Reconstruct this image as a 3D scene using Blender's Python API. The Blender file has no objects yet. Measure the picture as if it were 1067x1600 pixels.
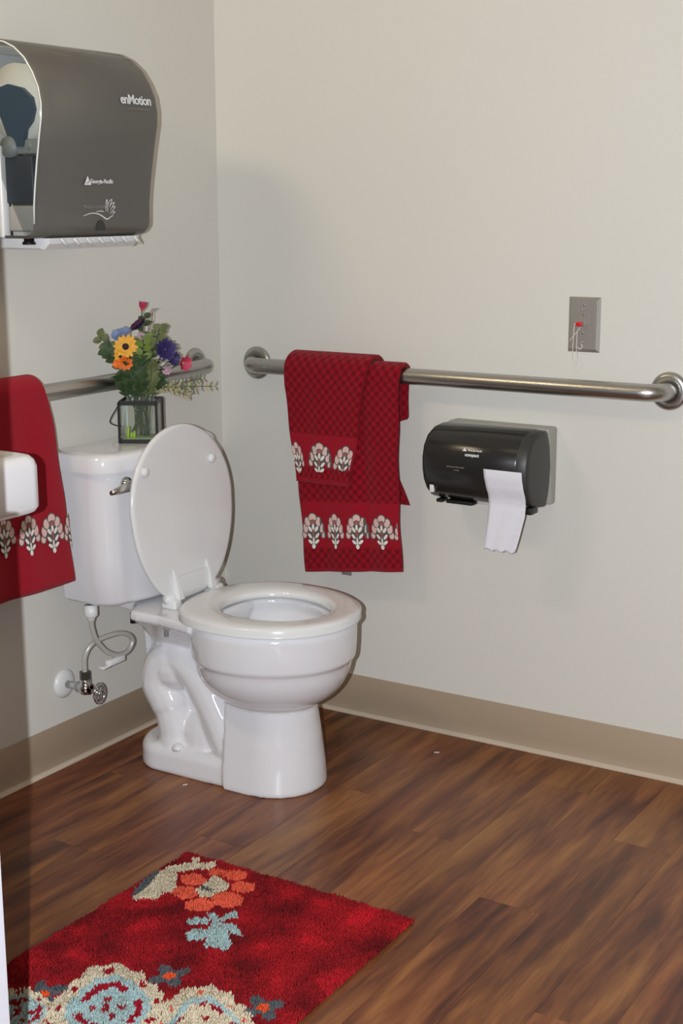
import bpy, bmesh, math, random
import numpy as np
from mathutils import Vector, Matrix, noise

PI = math.pi
random.seed(7)
SC = bpy.context.scene
C = bpy.data.collections.new('bathroom'); SC.collection.children.link(C)

# ------------------------------------------------------------------ camera
cam_d = bpy.data.cameras.new('camera'); cam = bpy.data.objects.new('camera', cam_d); C.objects.link(cam)
CP = Vector((2.1751, -2.9333, 1.2723))
CR = Vector((0.850711, 0.525627, -0.002708)); CU = Vector((-0.110382, 0.183684, 0.976768)); CF = Vector((-0.513913, 0.830649, -0.214281))
m = Matrix((CR, CU, -CF)).transposed().to_4x4(); m.translation = CP
cam.matrix_world = m
cam_d.sensor_fit = 'VERTICAL'; cam_d.sensor_height = 36.0; cam_d.lens = 2228.5 / 1600 * 36
cam_d.clip_start = 0.02
SC.camera = cam

# ------------------------------------------------------------------ exposure, world
SC.view_settings.view_transform = 'Standard'; SC.view_settings.look = 'None'
SC.view_settings.gamma = 1; SC.view_settings.exposure = 0.0; SC.view_settings.use_curve_mapping = False
W = bpy.data.worlds.new('world'); SC.world = W; W.use_nodes = True
W.node_tree.nodes['Background'].inputs[0].default_value = (0.9, 0.84, 0.74, 1)
W.node_tree.nodes['Background'].inputs[1].default_value = 0.10

def area(name, loc, target, sx, sy, power, col, spread=180):
    l = bpy.data.lights.new(name, 'AREA'); l.shape = 'RECTANGLE'; l.size = sx; l.size_y = sy
    l.energy = power; l.color = col; l.spread = math.radians(spread)
    o = bpy.data.objects.new(name, l); C.objects.link(o); o.location = loc
    o.rotation_euler = (Vector(target) - Vector(loc)).to_track_quat('-Z', 'Y').to_euler()
    return o
# ceiling panel, vanity light above the sink, camera flash beside the lens
area('ceiling_panel_light', (1.5, -1.7, 2.40), (1.5, -1.7, 0), 1.0, 0.5, 3.0, (1.0, 0.79, 0.50))
area('vanity_tube_light', (0.16, -1.55, 1.98), (0.75, 0.0, 0.9), 0.40, 0.10, 4.8, (1.0, 0.82, 0.55))
fl = bpy.data.lights.new('camera_flash', 'SPOT'); fl.energy = 262; fl.color = (0.88, 0.93, 0.99); fl.shadow_soft_size = 0.005
fl.spot_size = math.radians(100); fl.spot_blend = 0.8
flo = bpy.data.objects.new('camera_flash', fl); C.objects.link(flo)
flo.location = CP - CR * 0.078 + CF * 0.01
flo.rotation_euler = CF.to_track_quat('-Z', 'Y').to_euler()

# ------------------------------------------------------------------ helpers
def lin(c):
    return tuple(((x / 255) / 12.92 if x / 255 <= 0.04045 else ((x / 255 + 0.055) / 1.055) ** 2.4) for x in c[:3])
MATS = {}
def mat(name, rgb, rough=0.5, metal=0.0, coat=0.0, bump=0.0, bscale=200.0, vary=0.0, vscale=8.0, sheen=0.0, emis=None, spec=0.5, aniso=None):
    if name in MATS: return MATS[name]
    mm = bpy.data.materials.new(name); mm.use_nodes = True; nt = mm.node_tree; b = nt.nodes['Principled BSDF']
    col = lin(rgb)
    b.inputs['Base Color'].default_value = (*col, 1); b.inputs['Roughness'].default_value = rough
    b.inputs['Metallic'].default_value = metal; b.inputs['Coat Weight'].default_value = coat
    b.inputs['Coat Roughness'].default_value = 0.05; b.inputs['Specular IOR Level'].default_value = spec
    b.inputs['Sheen Weight'].default_value = sheen
    tc = nt.nodes.new('ShaderNodeTexCoord')
    if vary:
        n = nt.nodes.new('ShaderNodeTexNoise'); n.inputs['Scale'].default_value = vscale; n.inputs['Detail'].default_value = 5
        nt.links.new(tc.outputs['Object'], n.inputs['Vector'])
        r = nt.nodes.new('ShaderNodeValToRGB')
        r.color_ramp.elements[0].position = .3; r.color_ramp.elements[1].position = .7
        r.color_ramp.elements[0].color = (*[c * (1 - vary) for c in col], 1); r.color_ramp.elements[1].color = (*[min(1, c * (1 + vary)) for c in col], 1)
        nt.links.new(n.outputs['Fac'], r.inputs['Fac']); nt.links.new(r.outputs['Color'], b.inputs['Base Color'])
    if bump:
        n = nt.nodes.new('ShaderNodeTexNoise'); n.inputs['Scale'].default_value = bscale; n.inputs['Detail'].default_value = 3
        nt.links.new(tc.outputs['Object'], n.inputs['Vector'])
        if aniso:
            mp = nt.nodes.new('ShaderNodeMapping'); mp.inputs['Scale'].default_value = aniso
            nt.links.new(tc.outputs['Object'], mp.inputs['Vector']); nt.links.new(mp.outputs['Vector'], n.inputs['Vector'])
        bp = nt.nodes.new('ShaderNodeBump'); bp.inputs['Strength'].default_value = bump; bp.inputs['Distance'].default_value = 0.002
        nt.links.new(n.outputs['Fac'], bp.inputs['Height']); nt.links.new(bp.outputs['Normal'], b.inputs['Normal'])
    MATS[name] = mm
    return mm
def smoky(name, tint, body, fac, rough=0.12):
    """smoked clear plastic: part see-through, part tinted body"""
    mm = bpy.data.materials.new(name); mm.use_nodes = True; nt = mm.node_tree; b = nt.nodes['Principled BSDF']
    b.inputs['Base Color'].default_value = (*lin(body), 1); b.inputs['Roughness'].default_value = rough
    b.inputs['Specular IOR Level'].default_value = .5
    t = nt.nodes.new('ShaderNodeBsdfTransparent'); t.inputs['Color'].default_value = (*tint, 1)
    mx = nt.nodes.new('ShaderNodeMixShader'); mx.inputs[0].default_value = fac
    nt.links.new(t.outputs[0], mx.inputs[1]); nt.links.new(b.outputs[0], mx.inputs[2])
    nt.links.new(mx.outputs[0], nt.nodes['Material Output'].inputs['Surface'])
    return mm

def root_of(o):
    while o.parent: o = o.parent
    return o
def tag(o, label=None, cat=None, group=None, kind=None):
    if label: o['label'] = label
    if cat: o['category'] = cat
    if group: o['group'] = group
    if kind: o['kind'] = kind
    return o
def thing(name, label, cat, loc=(0, 0, 0), group=None):
    o = bpy.data.objects.new(name, None); C.objects.link(o); o.location = loc; o.empty_display_size = .05
    return tag(o, label, cat, group)
def obj(name, bm, mts, parent=None, smooth=True, loc=None, angle=None):
    """bm in world coordinates -> object; origin at loc, or at the root's location when parented"""
    me = bpy.data.meshes.new(name)
    off = Vector(root_of(parent).location) if parent else Vector(loc or (0, 0, 0))
    if isinstance(bm, bpy.types.Mesh): me = bm; me.transform(Matrix.Translation(-off))
    else:
        bmesh.ops.translate(bm, verts=bm.verts, vec=-off); bm.to_mesh(me); bm.free()
    for x in (mts if isinstance(mts, (list, tuple)) else [mts]): me.materials.append(x)
    if smooth:
        me.polygons.foreach_set('use_smooth', [True] * len(me.polygons))
        if angle is not None: me.set_sharp_from_angle(angle=math.radians(angle))
    o = bpy.data.objects.new(name, me); C.objects.link(o)
    if parent: o.parent = parent
    else: o.location = off
    return o
def B(): return bmesh.new()
def box(bm, x0, x1, y0, y1, z0, z1, bevel=0, seg=2, mi=0):
    r = bmesh.ops.create_cube(bm, size=1)
    vs = r['verts']
    for v in vs: v.co = Vector(((x0 + x1) / 2 + v.co.x * (x1 - x0), (y0 + y1) / 2 + v.co.y * (y1 - y0), (z0 + z1) / 2 + v.co.z * (z1 - z0)))
    fs = list({f for v in vs for f in v.link_faces})
    for f in fs: f.material_index = mi
    if bevel:
        es = list({e for v in vs for e in v.link_edges})
        bmesh.ops.bevel(bm, geom=es, offset=bevel, segments=seg, profile=.5, affect='EDGES', material=-1)
    return bm
def rings(bm, rs, cap=True, closed=True, mi=0, loop=False):
    """rs: list of rings (lists of Vector, equal length) -> skin"""
    V = [[bm.verts.new(p) for p in r] for r in rs]
    n = len(V[0]); m_ = len(V)
    for i in range(m_ if loop else m_ - 1):
        a = V[i]; b = V[(i + 1) % m_]
        for k in range(n if closed else n - 1):
            f = bm.faces.new((a[k], a[(k + 1) % n], b[(k + 1) % n], b[k])); f.material_index = mi
    if cap and not loop:
        f = bm.faces.new(list(reversed(V[0]))); f.material_index = mi
        f = bm.faces.new(V[-1]); f.material_index = mi
    return V
def frame_for(d, ref=None):
    d = d.normalized(); up = ref or (Vector((0, 0, 1)) if abs(d.z) < .9 else Vector((1, 0, 0)))
    a = d.cross(up).normalized(); return a, d.cross(a).normalized()
def tube(bm, pts, r, n=12, cap=True, mi=0):
    pts = [Vector(p) for p in pts]; rr = r if isinstance(r, (list, tuple)) else [r] * len(pts)
    out = []; a = None
    for i, p in enumerate(pts):
        d = (pts[min(i + 1, len(pts) - 1)] - pts[max(i - 1, 0)]).normalized()
        if a is None: a, b = frame_for(d)
        else:
            a = (a - d * a.dot(d)).normalized(); b = d.cross(a)
        out.append([p + (a * math.cos(2 * PI * k / n) + b * math.sin(2 * PI * k / n)) * rr[i] for k in range(n)])
    rings(bm, out, cap=cap, mi=mi); return bm
def smooth_path(pts, k=6):
    P = [Vector(p) for p in pts]; out = []
    for i in range(len(P) - 1):
        p0 = P[max(i - 1, 0)]; p1 = P[i]; p2 = P[i + 1]; p3 = P[min(i + 2, len(P) - 1)]
        for j in range(k):
            t = j / k
            out.append(.5 * ((2 * p1) + (-p0 + p2) * t + (2 * p0 - 5 * p1 + 4 * p2 - p3) * t * t + (-p0 + 3 * p1 - 3 * p2 + p3) * t ** 3))
    out.append(P[-1]); return out
def lathe(bm, c, axis, prof, n=24, mi=0, cap=True):
    """prof: (distance along axis, radius)"""
    ax = Vector(axis).normalized(); a, b = frame_for(ax); c = Vector(c)
    rings(bm, [[c + ax * t + (a * math.cos(2 * PI * k / n) + b * math.sin(2 * PI * k / n)) * max(r, 1e-5) for k in range(n)] for t, r in prof], cap=cap, mi=mi)
    return bm
def fixn(bm): bmesh.ops.recalc_face_normals(bm, faces=bm.faces); return bm
def sphere(bm, c, r, seg=12, scale=(1, 1, 1), mi=0):
    q = bmesh.ops.create_uvsphere(bm, u_segments=seg, v_segments=max(6, seg // 2), radius=1)
    for v in q['verts']:
        v.co = Vector((v.co.x * r * scale[0], v.co.y * r * scale[1], v.co.z * r * scale[2])) + Vector(c)
        for f in v.link_faces: f.material_index = mi
def bake(bm, voxel=None, smooth=0, fac=.5, booleans=()):
    me = bpy.data.meshes.new('tmp'); bm.to_mesh(me); bm.free()
    o = bpy.data.objects.new('tmp', me); C.objects.link(o)
    if voxel:
        md = o.modifiers.new('r', 'REMESH'); md.mode = 'VOXEL'; md.voxel_size = voxel
    if smooth:
        md = o.modifiers.new('s', 'SMOOTH'); md.iterations = smooth; md.factor = fac
    dg = bpy.context.evaluated_depsgraph_get(); dg.update()
    out = bpy.data.meshes.new_from_object(o.evaluated_get(dg))
    bpy.data.objects.remove(o); bpy.data.meshes.remove(me)
    return out
def text_mesh(s, size, depth=.0003, bold=0.0, spacing=1.0):
    cu = bpy.data.curves.new('t', 'FONT'); cu.body = s; cu.size = size; cu.extrude = depth; cu.offset = bold; cu.space_character = spacing
    cu.align_x = 'CENTER'; cu.align_y = 'CENTER'; cu.resolution_u = 3
    o = bpy.data.objects.new('t', cu); C.objects.link(o)
    dg = bpy.context.evaluated_depsgraph_get(); dg.update()
    me = bpy.data.meshes.new_from_object(o.evaluated_get(dg)); bpy.data.objects.remove(o); bpy.data.curves.remove(cu)
    return me

# ------------------------------------------------------------------ materials
M_wall = mat('wall_paint', (214, 211, 203), .55, bump=.12, bscale=160, spec=.3)
M_ceil = mat('ceiling_paint', (225, 222, 214), .8)
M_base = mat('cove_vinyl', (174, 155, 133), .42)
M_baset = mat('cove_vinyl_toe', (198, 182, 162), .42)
M_cer = mat('ceramic', (226, 225, 228), .10, coat=.6)
M_seat = mat('seat_plastic', (224, 224, 224), .16, coat=.3)
M_chrome = mat('chrome', (200, 200, 200), .12, 1.0)
M_steel = mat('satin_steel', (184, 182, 178), .30, 1.0, bump=.15, bscale=400)
M_plate = mat('brushed_plate', (172, 168, 162), .42, .75, bump=.2, bscale=300, aniso=(1, 1, .05))
M_door = mat('door_paint', (225, 226, 235), .4)
M_dark = mat('black_plastic', (38, 37, 36), .22)
M_black2 = mat('black_plastic_end', (52, 51, 50), .45)
M_grey = mat('grey_housing', (165, 163, 155), .45)
M_paper = mat('tissue', (222, 221, 228), .9, bump=.5, bscale=60)
M_white = mat('white_plastic', (222, 222, 222), .35)
M_ink = mat('white_print', (225, 225, 225), .5)
M_inkd = mat('grey_print', (130, 126, 122), .5)
M_blk = mat('black_metal', (30, 28, 27), .4, .3)
M_red = mat('red_plastic', (200, 30, 35), .3)
M_string = mat('white_cord', (225, 215, 205), .8)

# ------------------------------------------------------------------ the room
RX, RY, RZ = 2.70, -2.80, 2.44
def struct(name, bm, mt, smooth=False, **k):
    o = obj(name, fixn(bm), mt, smooth=smooth, **k); o['kind'] = 'structure'; return o
struct('wall_left', box(B(), -.12, 0, RY - .12, .12, 0, RZ), M_wall)
struct('wall_right', box(B(), 0, RX, 0, .12, 0, RZ), M_wall)
struct('wall_side', box(B(), RX, RX + .12, RY - .12, .12, 0, RZ), M_wall)
bw = B(); box(bw, 0, 1.33, RY - .12, RY, 0, RZ); box(bw, 2.30, RX, RY - .12, RY, 0, RZ); box(bw, 1.33, 2.30, RY - .12, RY, 2.08, RZ)
struct('wall_back', bw, M_wall)
struct('ceiling', box(B(), -.12, RX + .12, RY - .12, .12, RZ, RZ + .1), M_ceil)
# floor: sub-floor slab + every vinyl plank its own piece
floor = struct('floor', box(B(), -.12, RX + .12, RY - .9, .12, -.06, -.004), mat('subfloor', (40, 26, 18), .9))

def plank_material():
    mm = bpy.data.materials.new('vinyl_plank'); mm.use_nodes = True; nt = mm.node_tree; b = nt.nodes['Principled BSDF']; L = nt.links.new
    tc = nt.nodes.new('ShaderNodeTexCoord'); oi = nt.nodes.new('ShaderNodeObjectInfo')
    ml = nt.nodes.new('ShaderNodeVectorMath'); ml.operation = 'SCALE'; ml.inputs[0].default_value = (7.3, 3.1, 1.7)
    L(oi.outputs['Random'], ml.inputs['Scale'])
    ad = nt.nodes.new('ShaderNodeVectorMath'); ad.operation = 'ADD'; L(tc.outputs['Object'], ad.inputs[0]); L(ml.outputs[0], ad.inputs[1])
    def nz(scale, mp, det=6, dist=0.0):
        a = nt.nodes.new('ShaderNodeMapping'); a.inputs['Scale'].default_value = mp; L(ad.outputs[0], a.inputs['Vector'])
        n = nt.nodes.new('ShaderNodeTexNoise'); n.inputs['Scale'].default_value = scale; n.inputs['Detail'].default_value = det
        n.inputs['Distortion'].default_value = dist; L(a.outputs[0], n.inputs['Vector']); return n
    n1 = nz(3.2, (7.0, .8, 1), 6, .6)      # broad streaks along the plank
    n2 = nz(14, (9, .8, 1), 6, .4)        # grain
    n3 = nz(2.0, (1.5, 1, 1), 3)
    r = nt.nodes.new('ShaderNodeValToRGB'); cr = r.color_ramp
    cr.elements[0].position = .30; cr.elements[0].color = (*lin((62, 32, 17)), 1)
    cr.elements[1].position = .70; cr.elements[1].color = (*lin((158, 110, 60)), 1)
    for p, c in ((.41, (94, 53, 29)), (.50, (118, 72, 38)), (.60, (140, 92, 48))):
        e = cr.elements.new(p); e.color = (*lin(c), 1)
    m1 = nt.nodes.new('ShaderNodeMath'); m1.operation = 'MULTIPLY_ADD'; m1.inputs[1].default_value = .72
    L(n1.outputs['Fac'], m1.inputs[0])
    m2 = nt.nodes.new('ShaderNodeMath'); m2.operation = 'MULTIPLY'; m2.inputs[1].default_value = .28; L(n2.outputs['Fac'], m2.inputs[0]); L(m2.outputs[0], m1.inputs[2])
    m3 = nt.nodes.new('ShaderNodeMath'); m3.operation = 'MULTIPLY_ADD'; m3.inputs[1].default_value = .10; L(oi.outputs['Random'], m3.inputs[0])
    m4 = nt.nodes.new('ShaderNodeMath'); m4.operation = 'SUBTRACT'; L(m1.outputs[0], m4.inputs[0]); m4.inputs[1].default_value = .05
    L(m4.outputs[0], m3.inputs[2]); L(m3.outputs[0], r.inputs['Fac'])
    hs = nt.nodes.new('ShaderNodeHueSaturation'); L(r.outputs['Color'], hs.inputs['Color'])
    mh = nt.nodes.new('ShaderNodeMapRange'); mh.inputs['To Min'].default_value = .475; mh.inputs['To Max'].default_value = .515; L(n3.outputs['Fac'], mh.inputs['Value'])
    L(mh.outputs[0], hs.inputs['Hue']); L(hs.outputs['Color'], b.inputs['Base Color'])
    rg = nt.nodes.new('ShaderNodeMapRange'); rg.inputs['To Min'].default_value = .28; rg.inputs['To Max'].default_value = .5; L(n2.outputs['Fac'], rg.inputs['Value']); L(rg.outputs[0], b.inputs['Roughness'])
    bp = nt.nodes.new('ShaderNodeBump'); bp.inputs['Strength'].default_value = .25; bp.inputs['Distance'].default_value = .001; L(n2.outputs['Fac'], bp.inputs['Height']); L(bp.outputs['Normal'], b.inputs['Normal'])
    return mm
M_plank = plank_material()
PW, PL = .1235, 1.22
x = .859 - 7 * PW; col = 0
joint = {0: -.20, 1: -.62, 2: -.95, 3: -.31, 4: -.78, 5: -.42, 6: -.88, 7: -.535, 8: -.17, 9: -.72, 10: -.36, 11: -1.02, 12: -.55, 13: -.21, 14: -.80}
def plank_mesh(x0, x1, y0, y1):
    bm = B(); g = .00015; e = .0005
    a = [(x0 + g, y0 + g), (x1 - g, y0 + g), (x1 - g, y1 - g), (x0 + g, y1 - g)]
    t = [(x0 + g + e, y0 + g + e), (x1 - g - e, y0 + g + e), (x1 - g - e, y1 - g - e), (x0 + g + e, y1 - g - e)]
    rings(bm, [[Vector((*p, -.004)) for p in a], [Vector((*p, -.0003)) for p in a], [Vector((*p, 0)) for p in t]])
    return bm
while x < RX:
    y1 = joint.get(col, -.4) ; segs = [(y1, .0)]
    while y1 > RY - .85: segs.append((y1 - PL, y1)); y1 -= PL
    for (a, b_) in segs:
        o = obj('plank', plank_mesh(max(x, -.01), min(x + PW, RX), max(a, RY - .88), b_), M_plank, floor, smooth=False)
    x += PW; col += 1

# cove baseboards with curved toe
def cove(name, path):
    """path: list of (point on wall line, outward normal) ; profile swept"""
    prof = [(.0, 0.1), (.0022, .1016), (.0032, .1), (.0034, .03), (.0045, .018), (.008, .008), (.015, .003), (.019, .0012), (.019, 0), (0, 0)]
    bm = B(); rs = []
    for p, n in path: rs.append([Vector((p[0] + n[0] * d, p[1] + n[1] * d, z)) for d, z in prof])
    rings(bm, rs)
    fixn(bm)
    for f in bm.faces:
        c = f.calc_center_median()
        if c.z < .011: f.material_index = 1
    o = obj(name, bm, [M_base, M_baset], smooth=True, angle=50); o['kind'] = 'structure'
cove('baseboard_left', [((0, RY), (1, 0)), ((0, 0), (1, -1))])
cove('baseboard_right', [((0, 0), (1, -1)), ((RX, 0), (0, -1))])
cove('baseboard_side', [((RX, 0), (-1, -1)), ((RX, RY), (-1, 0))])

# open door leaf, its free edge just inside the frame, hinged at the doorway's left jamb
dt = Vector((1.0891, -1.8936, 0)); dh = Vector((1.325, -2.745, 0)); dd = (dh - dt).normalized(); dn = Vector((-dd.y, dd.x, 0))
bm = B()
ring = [dt, dh, dh - dn * .042, dt - dn * .042]
if (ring[2] - ring[1]).dot(CR) > 0: ring = [dt, dh, dh + dn * .042, dt + dn * .042]
rings(bm, [[p + Vector((0, 0, z)) for p in ring] for z in (.008, 2.05)])
fixn(bm); bmesh.ops.bevel(bm, geom=list(bm.edges), offset=.002, segments=2, affect='EDGES')
door = obj('door_1', bm, M_door, smooth=False); door['kind'] = 'structure'
kb = B(); hp = dt + dd * .07 + Vector((0, 0, .96))
sgn = 1 if (ring[2] - ring[1]).dot(dn) < 0 else -1
lathe(kb, hp, -dn * -sgn, [(0, .03), (.006, .03), (.008, .011), (.045, .011), (.045, 0)], 20)
tube(kb, [hp + dn * sgn * .045, hp + dn * sgn * .045 + dd * .11], .009)
obj('door_handle', fixn(kb), M_chrome, door)

# ------------------------------------------------------------------ grab bars
def grab_bar(name, label, a, b, n, group):
    """a,b: flange centres on the wall; n: wall normal"""
    a = Vector(a); b = Vector(b); n = Vector(n); d = (b - a).normalized()
    t = thing(name, label, 'grab bar', a, group)
    off = .057; R = .045; pts = [a + n * .002, a + n * (off - R)]
    for k in range(1, 9):
        q = k / 8 * PI / 2; pts.append(a + n * (off - R + R * math.sin(q)) + d * (R - R * math.cos(q)))
    for k in range(0, 9):
        q = (1 - k / 8) * PI / 2; pts.append(b + n * (off - R + R * math.sin(q)) - d * (R - R * math.cos(q)))
    pts.append(b + n * .002)
    obj('bar', fixn(tube(B(), pts, .019, 28)), M_steel, t)
    for c in (a, b):
        f = obj('flange_cover', fixn(lathe(B(), c, n, [(0, .037), (.001, .041), (.005, .041), (.009, .038), (.011, .033), (.0115, .0195), (.004, .0192)], 40)), M_steel, t)
    return t
HB = .872
grab_bar('grab_bar', 'long stainless steel grab bar on right wall beneath pull cord plate', (.115, 0, HB), (1.182, 0, HB), (0, -1, 0), 'stainless grab bars')
grab_bar('grab_bar', 'stainless steel grab bar on left wall behind the toilet tank and flowers', (0, -.113, HB), (0, -1.027, HB), (1, 0, 0), 'stainless grab bars')

# ------------------------------------------------------------------ toilet
TY = -.458
toilet = thing('toilet', 'white two-piece toilet with seat down and oval lid raised against its tank', 'toilet', (.30, TY, 0))
def egg(xc, af, ab, b, z, n=64, p=2.0, yc=None, pb=None):
    r = []; yc = TY if yc is None else yc
    for k in range(n):
        t = 2 * PI * k / n; c = math.cos(t); s = math.sin(t)
        pp = p if c > 0 else (pb or p)
        r.append(Vector((xc + (af if c > 0 else ab) * math.copysign(abs(c) ** (2 / pp), c), yc + b * math.copysign(abs(s) ** (2 / pp), s), z)))
    return r
bm = B()
# bowl shell incl. cavity
sec = [  # z, xc, af, ab, b
    (.184, .468, .080, .09, .072), (.196, .462, .112, .12, .098), (.213, .457, .144, .13, .127), (.236, .453, .170, .142, .149), (.262, .450, .187, .150, .164), (.290, .449, .195, .153, .172),
    (.296, .449, .197, .155, .1735), (.300, .449, .203, .158, .1785), (.33, .449, .205, .163, .181), (.372, .449, .206, .17, .183), (.381, .449, .202, .17, .180), (.384, .449, .195, .17, .173)]
inn = [(.3842, .445, .150, .115, .128), (.378, .445, .143, .108, .121), (.355, .445, .148, .112, .125), (.33, .443, .14, .11, .12), (.29, .435, .11, .10, .098), (.255, .425, .07, .08, .07), (.235, .42, .03, .04, .03)]
low = [Vector((a_[1], a_[2], a_[4])) for a_ in sec[:7]]; low2 = [Vector((a_[0], a_[3], 0)) for a_ in sec[:7]]
low = smooth_path(low, 4); low2 = smooth_path(low2, 4)
sec = [(q_.x, p_.x, p_.y, q_.y, p_.z) for p_, q_ in zip(low, low2)] + sec[7:]
rs = [egg(xc, af, ab, b, z) for z, xc, af, ab, b in sec] + [egg(xc, af, ab, b, z) for z, xc, af, ab, b in inn]
rings(bm, rs)
# front pedestal: half-round front, flat sides, back seam at x=.40
def dee(z, xf, xb, b, rr=None, n=40):
    r = []; rr = rr or b
    cx = xf - rr
    for k in range(n + 1):
        t = -PI / 2 + PI * k / n; r.append(Vector((cx + rr * math.cos(t), TY + b * math.sin(t), z)))
    r.append(Vector((xb, TY + b, z))); r.append(Vector((xb, TY - b, z)))
    return r
rings(bm, [dee(.0, .583, .40, .109), (dee(.008, .585, .40, .110)), dee(.05, .582, .398, .106), dee(.11, .575, .396, .099), dee(.17, .566, .393, .091), dee(.222, .554, .39, .083)])
# foot plate behind it
def foot(z, g):
    r = []
    for k in range(25):
        t = PI / 2 + PI * k / 24; r.append(Vector((.205 + (.085 - g) * math.cos(t), TY + (.105 - g) * math.sin(t), z)))
    r.append(Vector((.42, TY - .103 + g, z))); r.append(Vector((.42, TY + .103 - g, z)))
    return r
rings(bm, [foot(0, .003), foot(.006, 0), foot(.045, .001), foot(.056, .006), foot(.062, .015)])
# centre web + trapway lobes
def slab(pts, hw):
    rings(bm, [[Vector((px, TY + s * hw, pz)) for px, pz in pts] for s in (-1, 1)])
slab([(.20, .03), (.42, .03), (.44, .22), (.40, .33), (.13, .35), (.14, .22), (.20, .12)], .045)
for s in (-1, 1):
    def L(p): return [(a, TY + s * c, b) for a, c, b in p]
    tube(bm, smooth_path(L([(.245, .040, .262), (.205, .042, .245), (.188, .044, .195), (.215, .044, .145), (.232, .045, .08), (.235, .045, .02)])), [.047] * 3 + [.050] * 10 + [.050] * 6 + [.046] * 6 + [.050] * 6, 16)
    tube(bm, smooth_path(L([(.205, .040, .25), (.25, .042, .258), (.30, .044, .222), (.345, .046, .155), (.385, .048, .08), (.42, .05, .03)])), .046, 16)
    sphere(bm, (.222, TY + s * .045, .235), .056, 16, (1.05, .85, 1.0))
    sphere(bm, (.30, TY + s * .042, .07), .06, 16, (1.1, .65, 1.2))
# neck under the tank deck
rings(bm, [egg(.23, .10, .075, .050, .22, 32, 3), egg(.225, .12, .075, .062, .29, 32, 3), egg(.22, .14, .065, .105, .335, 32, 3.5), egg(.21, .15, .055, .135, .36, 32, 4)])
# deck slab carrying tank and seat hinges
def deck(z, g):
    hp_ = [(.035, .065), (.15, .09), (.180, .142), (.20, .147), (.26, .145), (.36, .165)]; pts = hp_ + [(a, -b) for a, b in reversed(hp_)]
    return [Vector((px + (g if px < .1 else 0), TY + py - math.copysign(g, py), z)) for px, py in pts]
rings(bm, [deck(.362, .003), deck(.365, 0), deck(.380, 0), deck(.3845, .004)])
fixn(bm)
bowl_me = bake(bm, voxel=.0042, smooth=5, fac=.5)
obj('bowl', bowl_me, M_cer, toilet)
# water in the bowl
wm = mat('bowl_water', (196, 204, 206), .02, coat=1.0)
obj('water', fixn(rings(w := B(), [egg(.43, .105, .09, .09, .279, 40), egg(.43, .107, .092, .092, .281, 40)]) and w), wm, toilet)
# seat ring
def seat_ring():
    bm = B(); out = []
    prof = [(0, .386), (-.004, .3875), (0, .401), (.006, .4065), (.016, .4085), (.04, .4085), (.052, .405), (.058, .398), (.056, .388), (.05, .3865)]
    n = 96
    for d, z in prof:
        r = []
        for k in range(n):
            t = 2 * PI * k / n; c, s = math.cos(t), math.sin(t)
            A = (.208 if c > 0 else .190); Bb = .187
            Ai = (.138 if c > 0 else .105); Bi = .108
            # outer and inner outline blend
            w_ = max(0, min(1, d / .058)) if d > 0 else 0
            po = Vector((.457 + A * math.copysign(abs(c) ** (1 if c > 0 else .78), c), TY + Bb * math.copysign(abs(s) ** (1 if c > 0 else .92), s), 0))
            pi_ = Vector((.460 + Ai * c, TY + Bi * s, 0))
            dirv = (po - pi_).normalized()
            p = po.lerp(pi_, w_) if d > 0 else po - dirv * (-d if d < 0 else 0)
            p.z = z; r.append(p)
        out.append(r)
    rings(bm, out, loop=True); return fixn(bm)
seat = obj('seat', seat_ring(), M_seat, toilet)
for s in (-1, 1):
    bm = B(); box(bm, .228, .268, TY + s * .078 - .014, TY + s * .078 + .014, .384, .407, .006, 3)
    tube(bm, [(.246, TY + s * .078 - .02, .407), (.246, TY + s * .078 + .02, .407)], .010, 16)
    obj('hinge_post', fixn(bm), M_seat, seat)
    bm = B(); lathe(bm, (.262, TY + s * .118, .362), (0, 0, -1), [(0, .008), (.012, .008), (.013, .005), (.03, .005), (.03, .0)], 12)
    obj('hinge_bolt', fixn(bm), mat('dull_plastic', (170, 170, 165), .5), seat)
# raised lid: oval disc standing on its hinge, leaning back on the tank
lid_h = thing
def lidpt(y, z, d):  # d: towards the room (+x)
    lean = .030
    t = (z - .39) / .4
    return Vector((.249 - lean * t + d, TY - .006 + y, z - .03 * d))
def lid_outline(k, n, g=0):
    t = 2 * PI * k / n; c, s = math.sin(t), math.cos(t)   # c up, s sideways
    zc = .610
    if c > 0: z = zc + (.176 - g) * c; y = (.180 - g) * math.copysign(abs(s) ** 1.0, s)
    else:
        z = zc + (.213 - g) * c
        zn = abs(c) ** .62; z = zc - (.213 - g) * zn
        y = (.180 - g) * math.copysign(abs(s) ** .55, s) * (1 - .30 * zn ** 1.8)
    return y, z
def lid_mesh():
    bm = B(); n = 96; rs = []
    for g, d in ((.09, -.020), (.04, -.0185), (.012, -.014), (.003, -.008), (0, -.003), (.001, .001), (.004, .003), (.010, .0035), (.05, .0030), (.10, .0030)):
        rs.append([lidpt(*lid_outline(k, n, g), d) for k in range(n)])
    rings(bm, rs)
    bmesh.ops.triangulate(bm, faces=[f for f in bm.faces if len(f.verts) > 6]); return fixn(bm)
lid = obj('lid', lid_mesh(), M_seat, toilet)
for y, z in ((-.130, .700), (.108, .695)):
    bm = B(); c = lidpt(y, z, .002); lathe(bm, c, (1, 0, 0), [(0, .012), (.006, .011), (.009, .009), (.011, .005), (.0112, 0)], 20); obj('bumper', fixn(bm), M_white, lid)
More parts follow.
